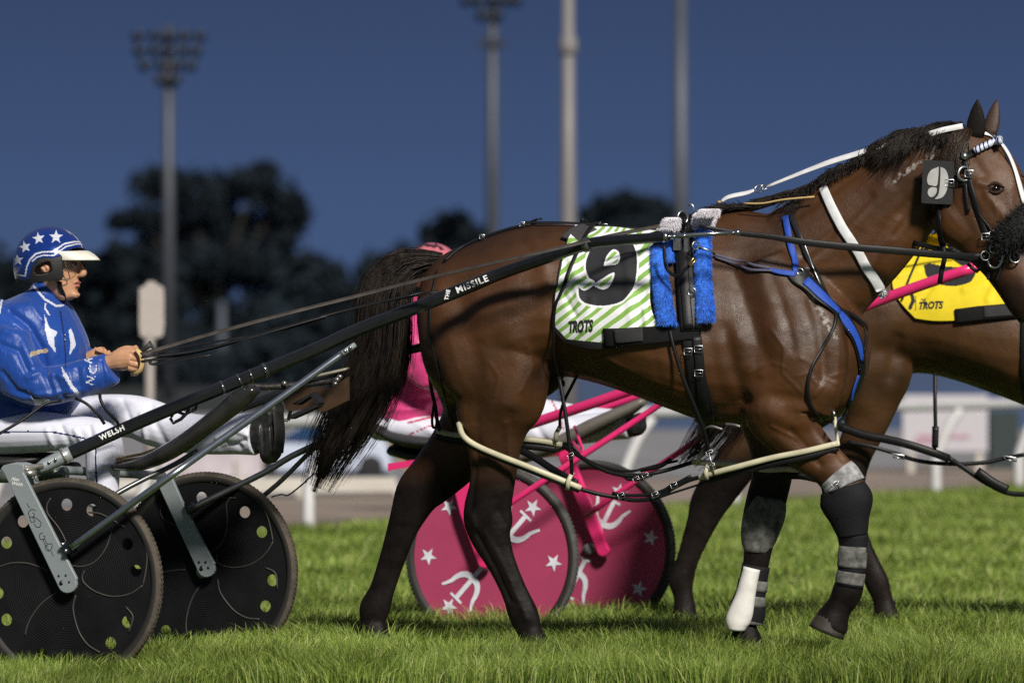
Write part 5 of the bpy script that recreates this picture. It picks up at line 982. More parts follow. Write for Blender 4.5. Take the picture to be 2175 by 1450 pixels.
# hands
def hand(fr, lat, palm, fingers, thumb, name):
    mb = MB(); limb(mb, fr, [(x, y, l+lat, r, rl) for x, y, l, r, rl in palm], k=16)
    for ch in fingers+[thumb]: limb(mb, fr, [(x, y, l+lat, r, r/614.) for x, y, l, r in ch], k=10)
    m = remesh(mb, name, .0018, 4); m.materials.append(SKIN); return link(name, m, drv)
HL = .165
palm = [(226, 772, 0, 17, .030), (240, 769, 0, 19, .032), (256, 764, 0, 24, .034), (272, 762, 0, 23, .032), (282, 763, .004, 19, .026)]
fing = [[(278, 748, .012, 8.2), (292, 752, .006, 8), (297, 764, -.012, 7.5), (286, 768, -.026, 7)], [(280, 760, .014, 8.4), (295, 764, .008, 8), (299, 775, -.012, 7.5), (287, 777, -.026, 7)], [(279, 771, .014, 8.2), (293, 776, .008, 7.8), (296, 785, -.012, 7.2), (285, 786, -.026, 6.8)], [(274, 780, .012, 7.4), (287, 785, .006, 7), (289, 792, -.012, 6.4), (279, 792, -.024, 6)]]
hand(DP, HL, palm, fing, [(252, 748, -.012, 9), (268, 742, -.02, 8.6), (282, 742, -.02, 8), (292, 738, -.018, 6.5)], 'hand')
hand(DP, .0, [(190, 762, 0, 16, .03), (208, 758, 0, 20, .034), (222, 756, 0, 20, .032)], [[(212, 748, .0, 7.5), (211, 742, .02, 7.5), (209, 746, .04, 7)], [(220, 750, .0, 7), (220, 745, .02, 7), (219, 749, .04, 6.5)], [(227, 752, .0, 7), (228, 748, .02, 6.8), (228, 753, .04, 6.4)], [(233, 757, .0, 6.4), (235, 753, .018, 6.2), (235, 758, .035, 6)]], [(205, 750, .0, 8), (206, 744, .0, 8), (208, 740, .006, 7)], 'hand')
hk = thing('hand_hold', 'tan leather hand loop of the reins in the blue driver fist', 'rein grip')
mb = MB(); K = [DP.pt(x, y, HL+l) for x, y, l in ((289, 741, .03), (296, 748, .034), (301, 758, .03), (302, 772, .028), (299, 783, .03), (292, 791, .03), (285, 795, .026))]; mb.ribbon(K, [.014, .017, .018, .016, .015, .014, .012], .004, unit(DP.nn*.6+DP.t*.8), 0, 4); mb.build('loop', mat('tan_leather', (.55, .38, .17), .5, bump=.2), hk)
mb = MB(); mb.tube([DP.pt(298, 746, HL), DP.pt(312, 737, HL), DP.pt(320, 731, HL)], [.009, .0095, .011], k=8); mb.tube([DP.pt(318, 732, HL), DP.pt(317, 725, HL), DP.pt(326, 740, HL-.01), DP.pt(328, 744, HL)], .006, k=6); mb.build('stub', mat('rubber_grey', (.05, .05, .052), .6), hk)
# helmet
def helmet():
    c0 = DP.pt(107, 562, 0); A_, B_, Ct = 81/613., .128, 83/613.; up = np.array((0, 0, 1.)); tilt = math.radians(-6); ux, uz = DP.t*math.cos(tilt)+up*math.sin(tilt), up*math.cos(tilt)-DP.t*math.sin(tilt)
    nu, nv = 260, 170; th = np.linspace(.002, math.pi*.70, nv); ph = np.linspace(0, 2*math.pi, nu+1)[:-1]
    T, Pp = np.meshgrid(th, ph, indexing='ij'); sgn = lambda v, e: np.sign(v)*np.abs(v)**e
    X = c0+(A_*np.sin(T)*np.cos(Pp))[..., None]*ux+(B_*np.sin(T)*np.sin(Pp))[..., None]*DP.nn+(Ct*sgn(np.cos(T), .92))[..., None]*uz
    V = X.reshape(-1, 3); I = np.arange(nv*nu).reshape(nv, nu); F_ = np.stack([I[:-1], np.roll(I, -1, 1)[:-1], np.roll(I, -1, 1)[1:], I[1:]], -1).reshape(-1, 4)
    fc = V[F_].mean(1); near = DP.lat(fc) > 0; side = np.where(near[:, None], Q(fc), Q(DP.mirror(fc)))
    shell = Z6([(1240, 440), (1050, 430), (930, 470), (830, 560), (740, 580), (680, 575), (560, 580), (480, 640), (440, 720), (410, 860), (330, 890), (200, 870), (60, 960), (-400, 700), (-400, -300), (1700, -300), (1500, 440)])
    k1 = inpoly(side, shell); flap = Z6([(440, 700), (480, 620), (580, 570), (740, 560), (860, 520), (870, 560), (890, 840), (860, 885), (640, 900), (430, 935), (250, 925), (200, 860), (330, 885), (410, 855)]); hole = rnd(Z6([(470, 780), (500, 700), (600, 640), (690, 625), (720, 700), (720, 770), (600, 815), (520, 818)]))
    k2 = inpoly(side, flap) & ~k1 & ~inpoly(side, hole)
    def sub(keep, f=1.0):
        Fk = F_[keep]; ids, inv = np.unique(Fk, return_inverse=True); mb = MB(); mb.add(c0+(V[ids]-c0)*f, [tuple(r) for r in inv.reshape(-1, 4)]); return mb
    mb = sub(k1); q = Q(fc[k1]); s1 = side[k1]; lat = DP.lat(fc[k1])
    mi = np.zeros(len(q), int)
    trims = [Z6([(1180, 355), (1040, 352), (900, 380), (740, 490), (600, 495), (500, 520), (420, 600), (375, 700), (352, 830), (220, 815)]), Z6([(1220, 375), (1060, 385), (920, 420), (750, 545), (610, 540), (520, 565), (455, 620)])]
    for tr, w_ in zip(trims, (1.7, 1.4)): mi = np.where(polyd(s1, tr) < w_, 1, mi)
    mi = np.where(np.abs(lat+.012) < .004, 1, mi)
    Zp = lambda cx_, cy_, r, a: star(cx_/6.59, cy_/6.59+460, r/6.59, a)
    for st_ in (Zp(785, 285, 100, .02), Zp(540, 305, 92, -.15), Zp(350, 425, 88, -.25), Zp(245, 610, 86, -.1)): mi = np.where(inpoly(s1, st_), 1, mi)
    for dec in ([(920, 165), (970, 150), (1080, 205), (1050, 250), (985, 245), (905, 180)], [(1055, 255), (1100, 265), (1215, 380), (1190, 385), (1060, 280)]): mi = np.where(inpoly(q, Z6(dec)), 2, mi)
    mb.m = [int(t) for t in mi]
    sh_ = mb.build('helmet', [mat('helmet_blue', (.008, .04, .26), .16, coat=1.0, var=.25, scale=300, metal=.3), mat('helmet_white', (.60, .62, .70), .3, coat=.6), mat('helmet_silver', (.45, .47, .52), .35, .4, var=.5, scale=160)], drv, fixn=False)
    so = sh_.modifiers.new('t', 'SOLIDIFY'); so.thickness = .008; so.offset = -1
    mb = sub(k2, .975); fl = mb.build('ear_pad', mat('pad_leather', (.016, .015, .015), .6, bump=.3), sh_, fixn=False); so = fl.modifiers.new('t', 'SOLIDIFY'); so.thickness = .007; so.offset = 0
    HF = lambda x, y, off=0.: c0  # placeholder
    # piping of the pad
    for path in ([(830, 560), (870, 700), (885, 830), (850, 875), (640, 895), (400, 930)], list(rnd([(470, 780), (500, 700), (600, 640), (690, 625), (720, 700), (720, 770), (600, 815), (520, 818)], 3))):
        pts = []
        for x, y in Z6(catmull(np.array(path, float), 4)):
            r = Vector(((x-CX)/F, 1, -(y-CY)/F)); pts.append(DP.pt(x, y, .115 if x < 130 else .112))
        mb = MB()
        for i in range(len(pts)):                       # drop each point onto the pad's ellipsoid
            p = pts[i]-c0; a = p @ ux/A_/.975; b_2 = p @ uz/Ct/.975; l = B_*.98*math.sqrt(max(.02, 1-min(.97, a*a+b_2*b_2))); pts[i] = c0+(p @ ux)*ux+(p @ uz)*uz+DP.nn*l
        mb.tube(np.array(pts), .0018, k=5); mb.build('piping', mat('pad_stitch', (.10, .085, .06), .6), fl)
    # peak
    R = []
    for t_, dz in ((0, 0), (.5, .002), (1, -.006)):
        a = np.radians(np.linspace(-62, 62, 25)); rr = 1+.0*t_
        base = c0+(A_*.98*np.cos(a))[:, None]*ux+(B_*.93*np.sin(a))[:, None]*DP.nn; tipx = A_*.98*np.cos(a)+.060*t_*np.clip(np.cos(a*90/62.), 0, 1)**.75
        R.append(c0+tipx[:, None]*ux+(B_*.93*np.sin(a)*(1-.10*t_))[:, None]*DP.nn+uz*(.064-.027*t_**1.4)+uz*(-(.014+.004*t_)*np.sin(a)**2)[:, None]+uz*dz*.5)
    mb = MB(); mb.rings(np.array(R), cap=False, closed=False); pk = mb.build('peak', mat('peak_white', (.76, .73, .64), .45), sh_, fixn=False); so = pk.modifiers.new('t', 'SOLIDIFY'); so.thickness = .003; so.offset = 0; sb = pk.modifiers.new('s', 'SUBSURF'); sb.levels = sb.render_levels = 1
    mb = MB(); mb.ribbon([DP.pt(x, y, l) for x, y, l in ((126, 598, .062), (128, 612, .055), (133, 622, .045), (138, 634, .02), (136, 636, -.02), (128, 615, -.055))], [.018, .018, .016, .014, .012, .012], .006, DP.nn, 0, 4); mb.build('chin_strap', BLACKL, sh_)
helmet()
# goggles
mb = MB(); R = []
for t_ in np.linspace(0, 1, 8):
    R.append([DP.pt(131+42*s_-1.5*t_*(s_ > .9), 553-3*math.sin(math.pi*s_)+t_*(19+9*math.sin(math.pi*min(1, s_*1.15))-2*s_), .078*max(0, math.cos(s_*math.pi/2))**.62+.004) for s_ in np.linspace(0, 1, 18)])
R = np.array(R); mb.rings(R, cap=False, closed=False); gl = mb.build('goggles', mat('tinted_lens', (.06, .06, .065), .12, alpha=.10, spec=.6), drv, fixn=False)
mb = MB(); edge = np.concatenate([R[0, :-1], R[:-1, -1], R[-1, 1:][::-1], R[1:, 0][::-1]]); mb.tube(edge, .0011, k=5, closed=True); mb.build('goggle_rim', mat('goggle_rim', (.03, .03, .032), .3), gl)
# --- reins from the hands to the saddle rings
mb = MB()
for pts in ([(300, 752, 23.62), (420, 717, 23.75), (600, 668, 23.95), (760, 628, 24.0), (920, 588, 23.95), (1130, 540, 23.8), (1300, 500, 23.85), (1452, 470, 24.0)], ):
    mb.ribbon([P(*p) for p in pts], .017, .004, unit(np.array((0, -.7, .7))), 0, 5)
mb.build('rein', mat('worn_rein', (.045, .036, .03), .6, var=.4, scale=20, bump=.3), rn)
for pts, w_ in (([(300, 768, 23.6), (430, 745, 23.72), (560, 708, 23.85), (700, 668, 23.95), (800, 643, 23.97), (930, 618, 23.9)], .012), ([(302, 758, 23.6), (430, 742, 23.7), (580, 700, 23.88), (720, 662, 23.95), (900, 620, 23.92)], .010), ([(318, 766, 23.6), (330, 773, 23.6), (420, 757, 23.7), (450, 752, 23.72)], .012), ([(300, 760, 23.6), (360, 742, 23.65), (480, 722, 23.8), (600, 700, 23.9), (690, 675, 23.95)], .008)):
    mb = MB(); mb.ribbon([P(*p) for p in pts], w_, .004, unit(np.array((0, -.7, .7))), 0, 5); mb.build('rein', BLACKL, rn)
for pts in ([(212, 838, 23.85), (214, 850, 23.83), (226, 872, 23.83), (248, 894, 23.85), (252, 905, 23.86)], [(160, 845, 23.85), (185, 858, 23.84), (208, 880, 23.84), (222, 900, 23.85)], [(130, 850, 23.85), (95, 858, 23.83), (50, 890, 23.80), (0, 920, 23.78), (-20, 932, 23.78)]):
    mb = MB(); mb.tube([P(*p) for p in pts], .0058, k=6, sub=4); mb.build('rein_end', BLACKL, rn)
mb = MB(); 
for pts in ([(1300, 512, 23.95), (1380, 497, 23.98), (1452, 476, 24.0)], ): mb.tube([P(*p) for p in pts], .004, sub=4)
mb.build('rein', BLACKL, rn)
# ---------------------------------------------------------------- the second horse, cart and driver beyond
YP = Frame(2040, 26.5, 12)
ty = lambda x: 2040+(x-1290)*.9
tz = lambda y: 725+(y-725)*.9
def yhorse():
    mb = MB()
    slab(mb, YP, [(ty(x), tz(t), tz(b), w_, k_, 0) for x, t, b, w_, k_ in [(897, 600, 720, .08, 0), (915, 568, 800, .16, 0), (950, 536, 850, .215, .05), (1010, 510, 872, .255, .12), (1070, 488, 858, .275, .15),
        (1130, 476, 815, .28, .15), (1190, 476, 800, .275, .18), (1260, 480, 812, .285, .2), (1340, 489, 838, .305, .2), (1420, 488, 868, .31, .22), (1490, 462, 893, .295, .28), (1550, 448, 903, .265, .32), (1620, 452, 905, .245, .3), (1700, 480, 900, .235, .2), (1765, 545, 892, .21, .1), (1812, 625, 858, .165, 0), (1840, 690, 790, .09, 0)]])
    limb(mb, YP, [(1790, 640, .13, 70, .09), (1815, 720, .145, 105, .12), (1850, 790, .145, 92, .11), (1850, 850, .14, 62, .085), (1838, 905, .135, 46, .065), (1815, 960, .13, 40, .052), (1800, 1010, .13, 40, .046), (1795, 1050, .13, 44, .044),
        (1800, 1090, .13, 38, .036), (1815, 1130, .13, 28, .028), (1840, 1185, .13, 24, .026), (1862, 1235, .13, 27, .032), (1876, 1275, .13, 22, .028), (1884, 1320, .13, 32, .05)], k=22)
    limb(mb, YP, [(1780, 720, -.13, 95, .12), (1740, 800, -.13, 95, .11), (1660, 880, -.13, 72, .085), (1590, 950, -.13, 52, .062), (1545, 1010, -.13, 46, .052), (1508, 1065, -.13, 42, .044), (1492, 1105, -.13, 34, .036), (1474, 1150, -.13, 28, .028), (1458, 1195, -.13, 25, .026), (1447, 1232, -.13, 28, .032), (1452, 1268, -.13, 22, .03), (1456, 1320, -.13, 30, .05)], k=22)
    for l, dx in ((.15, 0), (-.14, -130)):                # front legs, outside the frame
        limb(mb, YP, [(2400, 800, l, 95, .10), (2390, 880, l, 70, .08), (2400+dx*.4, 960, l, 42, .055), (2410+dx*.7, 1050, l, 42, .048), (2410+dx, 1110, l, 28, .032), (2405+dx, 1220, l, 26, .03), (2415+dx, 1260, l, 28, .034), (2425+dx, 1325, l, 34, .05)], k=18)
    limb(mb, YP, [(2330, 680, 0, 170, .16), (2400, 600, 0, 140, .13), (2470, 500, 0, 118, .11), (2540, 410, 0, 96, .09), (2590, 370, 0, 70, .075)], k=22)
    limb(mb, YP, [(2575, 350, 0, 50, .06), (2600, 390, 0, 84, .09), (2640, 460, 0, 76, .08), (2680, 540, 0, 50, .06), (2700, 580, 0, 36, .045)], k=20)
    me = remesh(mb, 'horse', .011, 7)
    muscles(me, YP, [([(1905, 720), (1890, 800)], 14, -.012), ([(1790, 740), (1830, 850)], 30, .012), ([(1960, 740), (2100, 800)], 20, -.006)])
    V = get_v(me); q = Q(V); dark = ss(0, 1, (q[:, 1]-np.where(q[:, 0] < 1700, 900, 880))/130.)*.95
    attr(me, 'points', dark); attr(me, 'foam', np.zeros(len(V))); return me
ym = yhorse(); ym.materials.append(coatmat('bay_coat_light', (.075, .034, .012), (.008, .007, .007)))
yh = tag(link('horse', ym), 'bay harness horse half hidden behind, wearing a yellow cloth', 'horse')
YT = bvh(ym); YG = lambda x, y, off=.006, lat=.25: on(YT, x, y, off, YP, lat)
tail_mesh(YP, [(1700, 570), (1670, 575), (1630, 620), (1600, 700), (1580, 780), (1550, 850), (1515, 910), (1475, 960), (1430, 1000)], [12, 22, 38, 46, 48, 46, 40, 28, 8], 500, 'tail', yh, HAIR, w0=.004)
YEL = mat('cloth_yellow', (.80, .62, .010), .7, var=.06, bump=.2, bscale=900)
V1, F1 = text2d('TROTS', 19, .25, 1.2); V2, F2 = text2d('THE', 9, .2, .3)
def paint_y(p):
    x, y = p[..., 0], p[..., 1]; m = np.zeros(x.shape, int)
    for pl in ([(1962, 570), (1975, 566), (2000, 570), (2045, 574), (2070, 576), (2072, 590), (2060, 605), (2030, 612), (2005, 610), (1985, 605), (1968, 590)], [(2005, 515), (2035, 512), (2070, 530), (2080, 560), (2060, 575), (2030, 562), (2020, 545)], [(2090, 545), (2125, 560), (2110, 580), (2085, 585)]): m = np.where(inpoly(p, rnd(pl)), 1, m)
    m = np.where(intris(np.stack([(x-1977)/.88, -(y-651)-.02*(x-1977)], -1), V1, F1), 1, m); m = np.where(intris(np.stack([(x-1961)/.8, -(y-640)], -1), V2, F2), 1, m)
    m = np.where(polyd(p, [(1937, 628), (1941, 640), (1934, 655)]) < 4, 1, m); m = np.where(polyd(p, [(1946, 632), (1946, 660)]) < .8, 1, m)
    return np.where(y > 683-.18*(x-2000)*(x > 2000)-3+.0*x, m, m)
yc = thing('saddle_cloth', 'bright yellow saddle cloth with black number on the second horse', 'saddle cloth')
g, _, _ = patch([(1972, 497), (1935, 530), (1903, 580), (1896, 610), (1912, 642), (1946, 676)], [(2150, 492), (2152, 540), (2154, 600), (2150, 640), (2146, 652)], 170, 150, 16)
cloth(YG, g, [((1910, 590), (1950, 580), 7, .006), ((2120, 590), (2100, 640), 8, .006), ((1960, 640), (1980, 610), 8, -.005), ((2050, 620), (2090, 610), 8, .005)], [YEL, CBLACK], paint_y, 'cloth', yc, YP, 2)
mb = MB(); strap_on(mb, [(2032, 672), (2080, 668), (2130, 664), (2190, 658)], [32, 34, 34, 32], .020, .006, grab=YG); mb.build('belly_strap', BLACKF, yc)
mb = MB(); strap_on(mb, [(2092, 667), (2120, 665), (2150, 663)], 26, .027, .004, grab=YG); mb.build('fastener', MATS['hook_tape'], yc)
mb = MB(); strap_on(mb, [(1990, 490), (1968, 520), (1950, 560), (1932, 600), (1918, 640)], 5, .026, .004, grab=YG); mb.build('strap', BLACKL, yc)
yb = thing('girth_strap', 'dark girth strap under the second horse at the right edge', 'harness strap')
mb = MB(); strap_on(mb, [(2182, 640), (2180, 700), (2180, 780), (2182, 850)], 26, .010, .008, grab=YG); mb.build('strap', BLACKL, yb)
yl = thing('hopples', 'black leg hopples and straps under the belly of the second horse', 'hopples')
def yloose(pts, r, name): mb = MB(); mb.tube([YP.pt(*p) for p in pts], r, k=8, up=YP.nn, flat=.5, sub=5); mb.build(name, BLACKL, yl)
yloose([(1780, 905, .24), (1840, 925, .25), (1880, 932, .25), (1930, 944, .25), (1985, 962, .23), (2015, 973, .2)], .016, 'leg_loop')
yloose([(1800, 938, .24), (1850, 948, .24), (1900, 962, .22), (1950, 978, .2), (2020, 985, .18), (2090, 982, .16), (2130, 974, .15), (2180, 964, .15)], .008, 'joining_strap')
yloose([(2015, 972, .2), (2050, 995, .18), (2090, 1022, .18), (2140, 1046, .18), (2190, 1050, .18)], .010, 'joining_strap')
yloose([(2075, 1000, .19), (2110, 1025, .19), (2140, 1040, .19)], .018, 'joining_strap')
yloose([(1986, 790, .2), (1986, 850, .23), (1987, 920, .235), (1985, 955, .23)], .0075, 'hanger')
yloose([(1987, 905, .236), (1986, 950, .235)], .013, 'hanger')
for p in ((1908, 967, .225), (2146, 972, .16)): mb = MB(); mb.tube([YP.pt(p[0]+a, p[1]+b, p[2]) for a, b in ((-14, -4), (12, 0), (14, 7), (-10, 4))], .003, closed=True); mb.build('buckle', STEEL, yl)
# ---- the pink cart
V3 = Frame(1045, 26.8, 20.5); VC1 = P(1045, 1182, 26.8); VC2 = VC1-V3.nn*1.15; V4 = Frame(1045, 26.8, 20.5); V4.O = V3.O-V3.nn*1.15
pk = thing('racing_cart', 'bright pink racing cart with pink star disc wheels behind the dark bay horse legs', 'racing cart')
PINK = mat('hot_pink_paint', (.80, .035, .19), .28, coat=.3, var=.06); PDISC = mat('pink_disc', (.41, .055, .130), .4, var=.06, scale=8); DWHITE = mat('decal_white', (.72, .74, .82), .5)
TY2 = tyremat('grey_tyre', (.07, .068, .064))
def trident():
    out = [[(-.009, -.083), (.009, -.083), (.009, .082), (-.009, .082)], [(-.030, .078), (.030, .078), (.030, .088), (-.030, .088)], [(-.024, -.090), (.024, -.090), (.018, -.080), (-.018, -.080)]]
    f = np.radians(np.linspace(-78, 78, 17)); c = np.stack([.060*np.sign(f)*np.abs(np.sin(f))**.72, .060-.082*np.cos(f)], -1)
    c = np.vstack([[(-.080, .082)], [(-.068, .062)], c, [(.068, .062)], [(.080, .082)]]); n = unit(np.gradient(c, axis=0)); nn_ = np.stack([-n[:, 1], n[:, 0]], -1); wv = .004+.0085*np.sin(np.linspace(.12, math.pi-.12, len(c)))
    out.append([tuple(x) for x in c+nn_*wv[:, None]]+[tuple(x) for x in (c-nn_*wv[:, None])[::-1]]); return out
for fr, c, rot, mir in ((V3, VC1, 0., 1), (V4, VC2, .25, 1)):
    wo, dk = wheel(fr, c, RW, pk, PDISC, TY2, [])
    for ang in (-4, 48, 132, 180, 228, 308):
        a = math.radians(ang)+rot; mb = MB(); pts = [(.262*math.cos(a)+x, .262*math.sin(a)+y) for x, y in star(0, 0, .036, .1+rot, .40)]
        X = np.array([c+fr.t*x+np.array((0, 0, y))+fr.nn*.0135 for x, y in pts]); mb.add(np.vstack([X.mean(0), X]), [(0, i+1, (i+1) % 10+1) for i in range(10)]); mb.build('star', DWHITE, dk, smooth=False)
    for ang in (48, 228):
        a = math.radians(ang)+rot; rad = np.array((math.cos(a), math.sin(a))); tan = np.array((-rad[1], rad[0])); mb = MB()
        for i, poly in enumerate(trident()):
            pts = [rad*(.135+y)+tan*x for x, y in poly]; X = np.array([c+fr.t*p[0]+np.array((0, 0, p[1]))+fr.nn*(.0134+.0003*i) for p in pts])
            if len(pts) > 6:
                h = len(pts)//2; mb.add(X, [(i_, i_+1, len(pts)-2-i_, len(pts)-1-i_) for i_ in range(h-1)])
            else: mb.add(X, [tuple(range(len(pts)))])
        mb.build('trident', DWHITE, dk, smooth=False)
for fr, poly, nm in ((V3, [(948, 980), (985, 978), (1000, 1040), (1042, 1180)]+arc(1028, 1192, 15, -20, 160)+[(975, 1090)], 'n'), (V4, [(1168, 930), (1205, 935), (1232, 1010), (1290, 1160)]+arc(1280, 1168, 14, -20, 160)+[(1230, 1080)], 'f')):
    mb = MB(); plate_px(mb, fr, poly, .075, .028); o = mb.build('wheel_arm', PINK, pk, smooth=False); bv = o.modifiers.new('b', 'BEVEL'); bv.width = .008; bv.segments = 3
def pst(pts, r, m=PINK, name='stay'): mb = MB(); mb.tube([P(*p) for p in pts], r, k=12, sub=3); return mb.build(name, m, pk)
pst([(1000, 945, 26.7), (1110, 906, 26.6), (1280, 849, 26.4), (1500, 772, 26.2), (1700, 704, 26.0), (1860, 641, 25.9), (1985, 596, 25.8), (2070, 568, 25.75)], .0205, name='shaft')
mb = MB(); mb.torus(P(2072, 568, 25.75), unit(HP.t+np.array((0, 0, .3))), .020, .004, 20, 6); mb.ball(P(2070, 569, 25.75), .019, n=7); mb.build('shaft_end', PINK, pk)
pst([(1050, 1090, 26.5), (1130, 1037, 26.45), (1240, 965, 26.4), (1370, 880, 26.35), (1420, 846, 26.3)], .0125)
pst([(1245, 1095, 27.6), (1330, 1035, 27.5), (1440, 962, 27.4), (1500, 920, 27.3)], .0125)
pst([(1220, 905, 26.6), (1240, 965, 26.5), (1215, 935, 26.6)], .006)
pst([(1160, 905, 27.6), (1300, 860, 27.5), (1560, 770, 27.2), (2000, 620, 26.9)], .018, name='shaft')
mb = MB(); plate_px(mb, V3, [(823, 984), (878, 976), (880, 989), (824, 999)], -.05, .02); mb.build('seat_bar', PINK, pk, smooth=False)
mb = MB(); limb(mb, V3, [(804, 898, -.5, 6, .14), (830, 912, -.5, 17, .17), (870, 930, -.5, 20, .18), (930, 938, -.5, 20, .18), (985, 935, -.5, 12, .15)], k=18); mb.build('seat', mat('seat_vinyl_worn', (.03, .03, .033), .45, bump=.2), pk)
mb = MB(); limb(mb, V3, [(840, 955, -.5, 14, .1), (930, 975, -.5, 16, .1), (1050, 980, -.5, 12, .08)], k=14); mb.build('seat_base', MATS['dark_carbon'], pk)
mb = MB(); limb(mb, V3, [(985, 995, -.35, 10, .05), (1080, 975, -.35, 16, .06), (1180, 945, -.35, 17, .06), (1260, 905, -.35, 17, .06), (1330, 872, -.35, 14, .05), (1370, 850, -.35, 8, .03)], k=16); mb.build('fairing', mat('khaki_shell', (.16, .145, .125), .4), pk)
mb = MB(); mb.tube([V3.pt(975, 985, .06), V4.pt(1185, 960, .06)], .016, k=10); mb.build('axle_arch', PINK, pk)
mb = MB(); mb.tube([P(1480, 930, 27.3), P(1470, 960, 27.3)], .012); 
# ---- the driver in pink
p2 = thing('person', 'person in a pink silk jacket and white trousers seated on the pink cart', 'driver')
PP = Frame(1045, 26.8, 20.5); PP.O = V3.O-V3.nn*.55
PSILK = satin('pink_satin', (.62, .045, .20))
def pb_():
    mb = MB(); limb(mb, PP, [(918, 545, 0, 40, .06), (922, 580, 0, 46, .07), (928, 615, 0, 36, .06), (905, 645, 0, 26, .05), (890, 680, 0, 36, .08), (880, 760, 0, 55, .11), (880, 850, 0, 55, .12)], k=18); return remesh(mb, 'person_body', .006, 3)
b2 = pb_(); b2.materials.append(SKIN); bo = link('body', b2, p2)
mb = MB(); slab(mb, PP, [(628, 868, 938, .07, 0, 0), (660, 830, 955, .16, 0, 0), (700, 806, 972, .19, 0, 0), (760, 796, 985, .185, 0, 0), (820, 797, 985, .18, 0, 0), (870, 803, 960, .19, 0, 0), (900, 826, 940, .19, 0, 0)], horiz=True)
limb(mb, PP, [(880, 668, .15, 34, .06), (872, 710, .22, 42, .065), (890, 770, .245, 40, .06), (930, 800, .23, 34, .055), (990, 788, .18, 31, .05), (1030, 778, .15, 27, .042)], k=18); limb(mb, PP, [(900, 668, -.15, 34, .06), (905, 720, -.22, 38, .06), (950, 780, -.22, 34, .055), (1030, 775, -.12, 28, .045)], k=16)
j2 = remesh(mb, 'jacket', .006, 5); folds(j2, PP, [([(820, 780), (880, 820), (960, 810)], 9, .008), ([(810, 840), (880, 850), (960, 840)], 8, -.008), ([(830, 870), (900, 870)], 7, .008), ([(850, 700), (870, 780)], 9, -.008), ([(930, 760), (970, 830)], 8, .008), ([(905, 690), (900, 760)], 7, .007)]); j2.materials.append(PSILK); link('jacket', j2, p2)
mb = MB(); limb(mb, PP, [(840, 905, .10, 34, .10), (900, 912, .11, 32, .09), (980, 918, .11, 30, .08), (1060, 908, .10, 32, .075), (1130, 915, .1, 32, .07), (1200, 915, .10, 32, .065), (1290, 905, .10, 31, .065), (1338, 902, .10, 30, .065)], k=18)
limb(mb, PP, [(860, 895, -.11, 34, .10), (960, 880, -.12, 34, .085), (1060, 868, -.12, 36, .08), (1150, 882, -.12, 36, .07), (1250, 895, -.12, 32, .065), (1330, 900, -.12, 30, .062)], k=18)
slab(mb, PP, [(806, 880, 935, .17, 0, 0), (850, 870, 940, .18, 0, 0), (900, 872, 940, .17, 0, 0)])
t2 = remesh(mb, 'trousers', .007, 5); folds(t2, PP, [([(1130, 890), (1160, 940)], 8, -.007), ([(1200, 890), (1230, 930)], 8, .006), ([(1270, 890), (1290, 920)], 7, -.006), ([(880, 895), (930, 925)], 7, .005)])
paint_mesh(t2, [PANT, mat('pink_seam', (.5, .06, .12))], lambda q, c, n: np.where((polyd(q, [(868, 898), (905, 888), (950, 880)]) < 2.0) | (polyd(q, [(870, 922), (910, 905), (955, 900)]) < 1.2) | (polyd(q, [(1172, 850), (1184, 875), (1196, 910)]) < 1.4), 1, 0), PP); link('trousers', t2, p2)
for l in (.10, -.12): mb = MB(); limb(mb, PP, [(1336, 902, l, 26, .055), (1352, 904, l, 22, .052), (1358, 890, l, 13, .05), (1366, 880, l, 8, .04)], k=14); limb(mb, PP, [(1352, 920, l, 12, .05), (1356, 900, l, 14, .05), (1362, 880, l, 10, .04)], k=12); b_ = remesh(mb, 'boot', .006, 3); b_.materials.append(MATS['boot_leather']); link('boot', b_, p2)
for l in (.13, -.08):
    mb = MB(); limb(mb, PP, [(1025, 778, l, 14, .025), (1045, 774, l, 19, .03), (1062, 772, l, 17, .026)], k=12)
    for i in range(4): limb(mb, PP, [(1056, 762+i*8, l+.01, 6.5, .012), (1070, 764+i*8, l, 6.3, .011), (1072, 772+i*7, l-.02, 6, .01), (1062, 774+i*6, l-.03, 5.5, .01)], k=8)
    limb(mb, PP, [(1044, 762, l-.01, 7, .012), (1058, 756, l-.015, 6.5, .011), (1070, 756, l-.015, 5.5, .01)], k=8); h_ = remesh(mb, 'hand', .003, 3); h_.materials.append(SKIN); link('hand', h_, p2)
mb = MB(); c0 = PP.pt(916, 572, 0); ax = np.array([PP.t*.118, PP.nn*.112, np.array((0, 0, .107))]); nlat = 30
R = []
for t in np.linspace(.03, 1.75, 26): a = np.arange(48)/48*2*math.pi; R.append(c0+(np.cos(a)*math.sin(t))[:, None]*ax[0]+(np.sin(a)*math.sin(t))[:, None]*ax[1]+math.cos(t)*ax[2])
mb.rings(np.array(R), cap=False); me = mb.mesh('helmet', []); 
paint_mesh(me, [mat('helmet_pink', (.60, .16, .20), .3, coat=.6), mat('helmet_dark', (.05, .02, .03), .3)], lambda q, c, n: np.where((polyd(q, [(878, 530), (900, 519), (925, 524)]) < 3.0) | (polyd(q, [(925, 519), (940, 530)]) < 2.5) | (polyd(q, [(880, 548), (930, 542)]) < 3), 1, 0), PP)
ho = link('helmet', me, p2); so = ho.modifiers.new('t', 'SOLIDIFY'); so.thickness = .008
mb = MB(); limb(mb, PP, [(968, 566, 0, 4, .09), (990, 570, 0, 4, .085), (1012, 576, 0, 3, .06)], k=14); mb.build('peak', MATS['helmet_pink'], ho)
r2 = thing('driving_reins', 'black reins running from the pink driver to the second horse', 'reins')
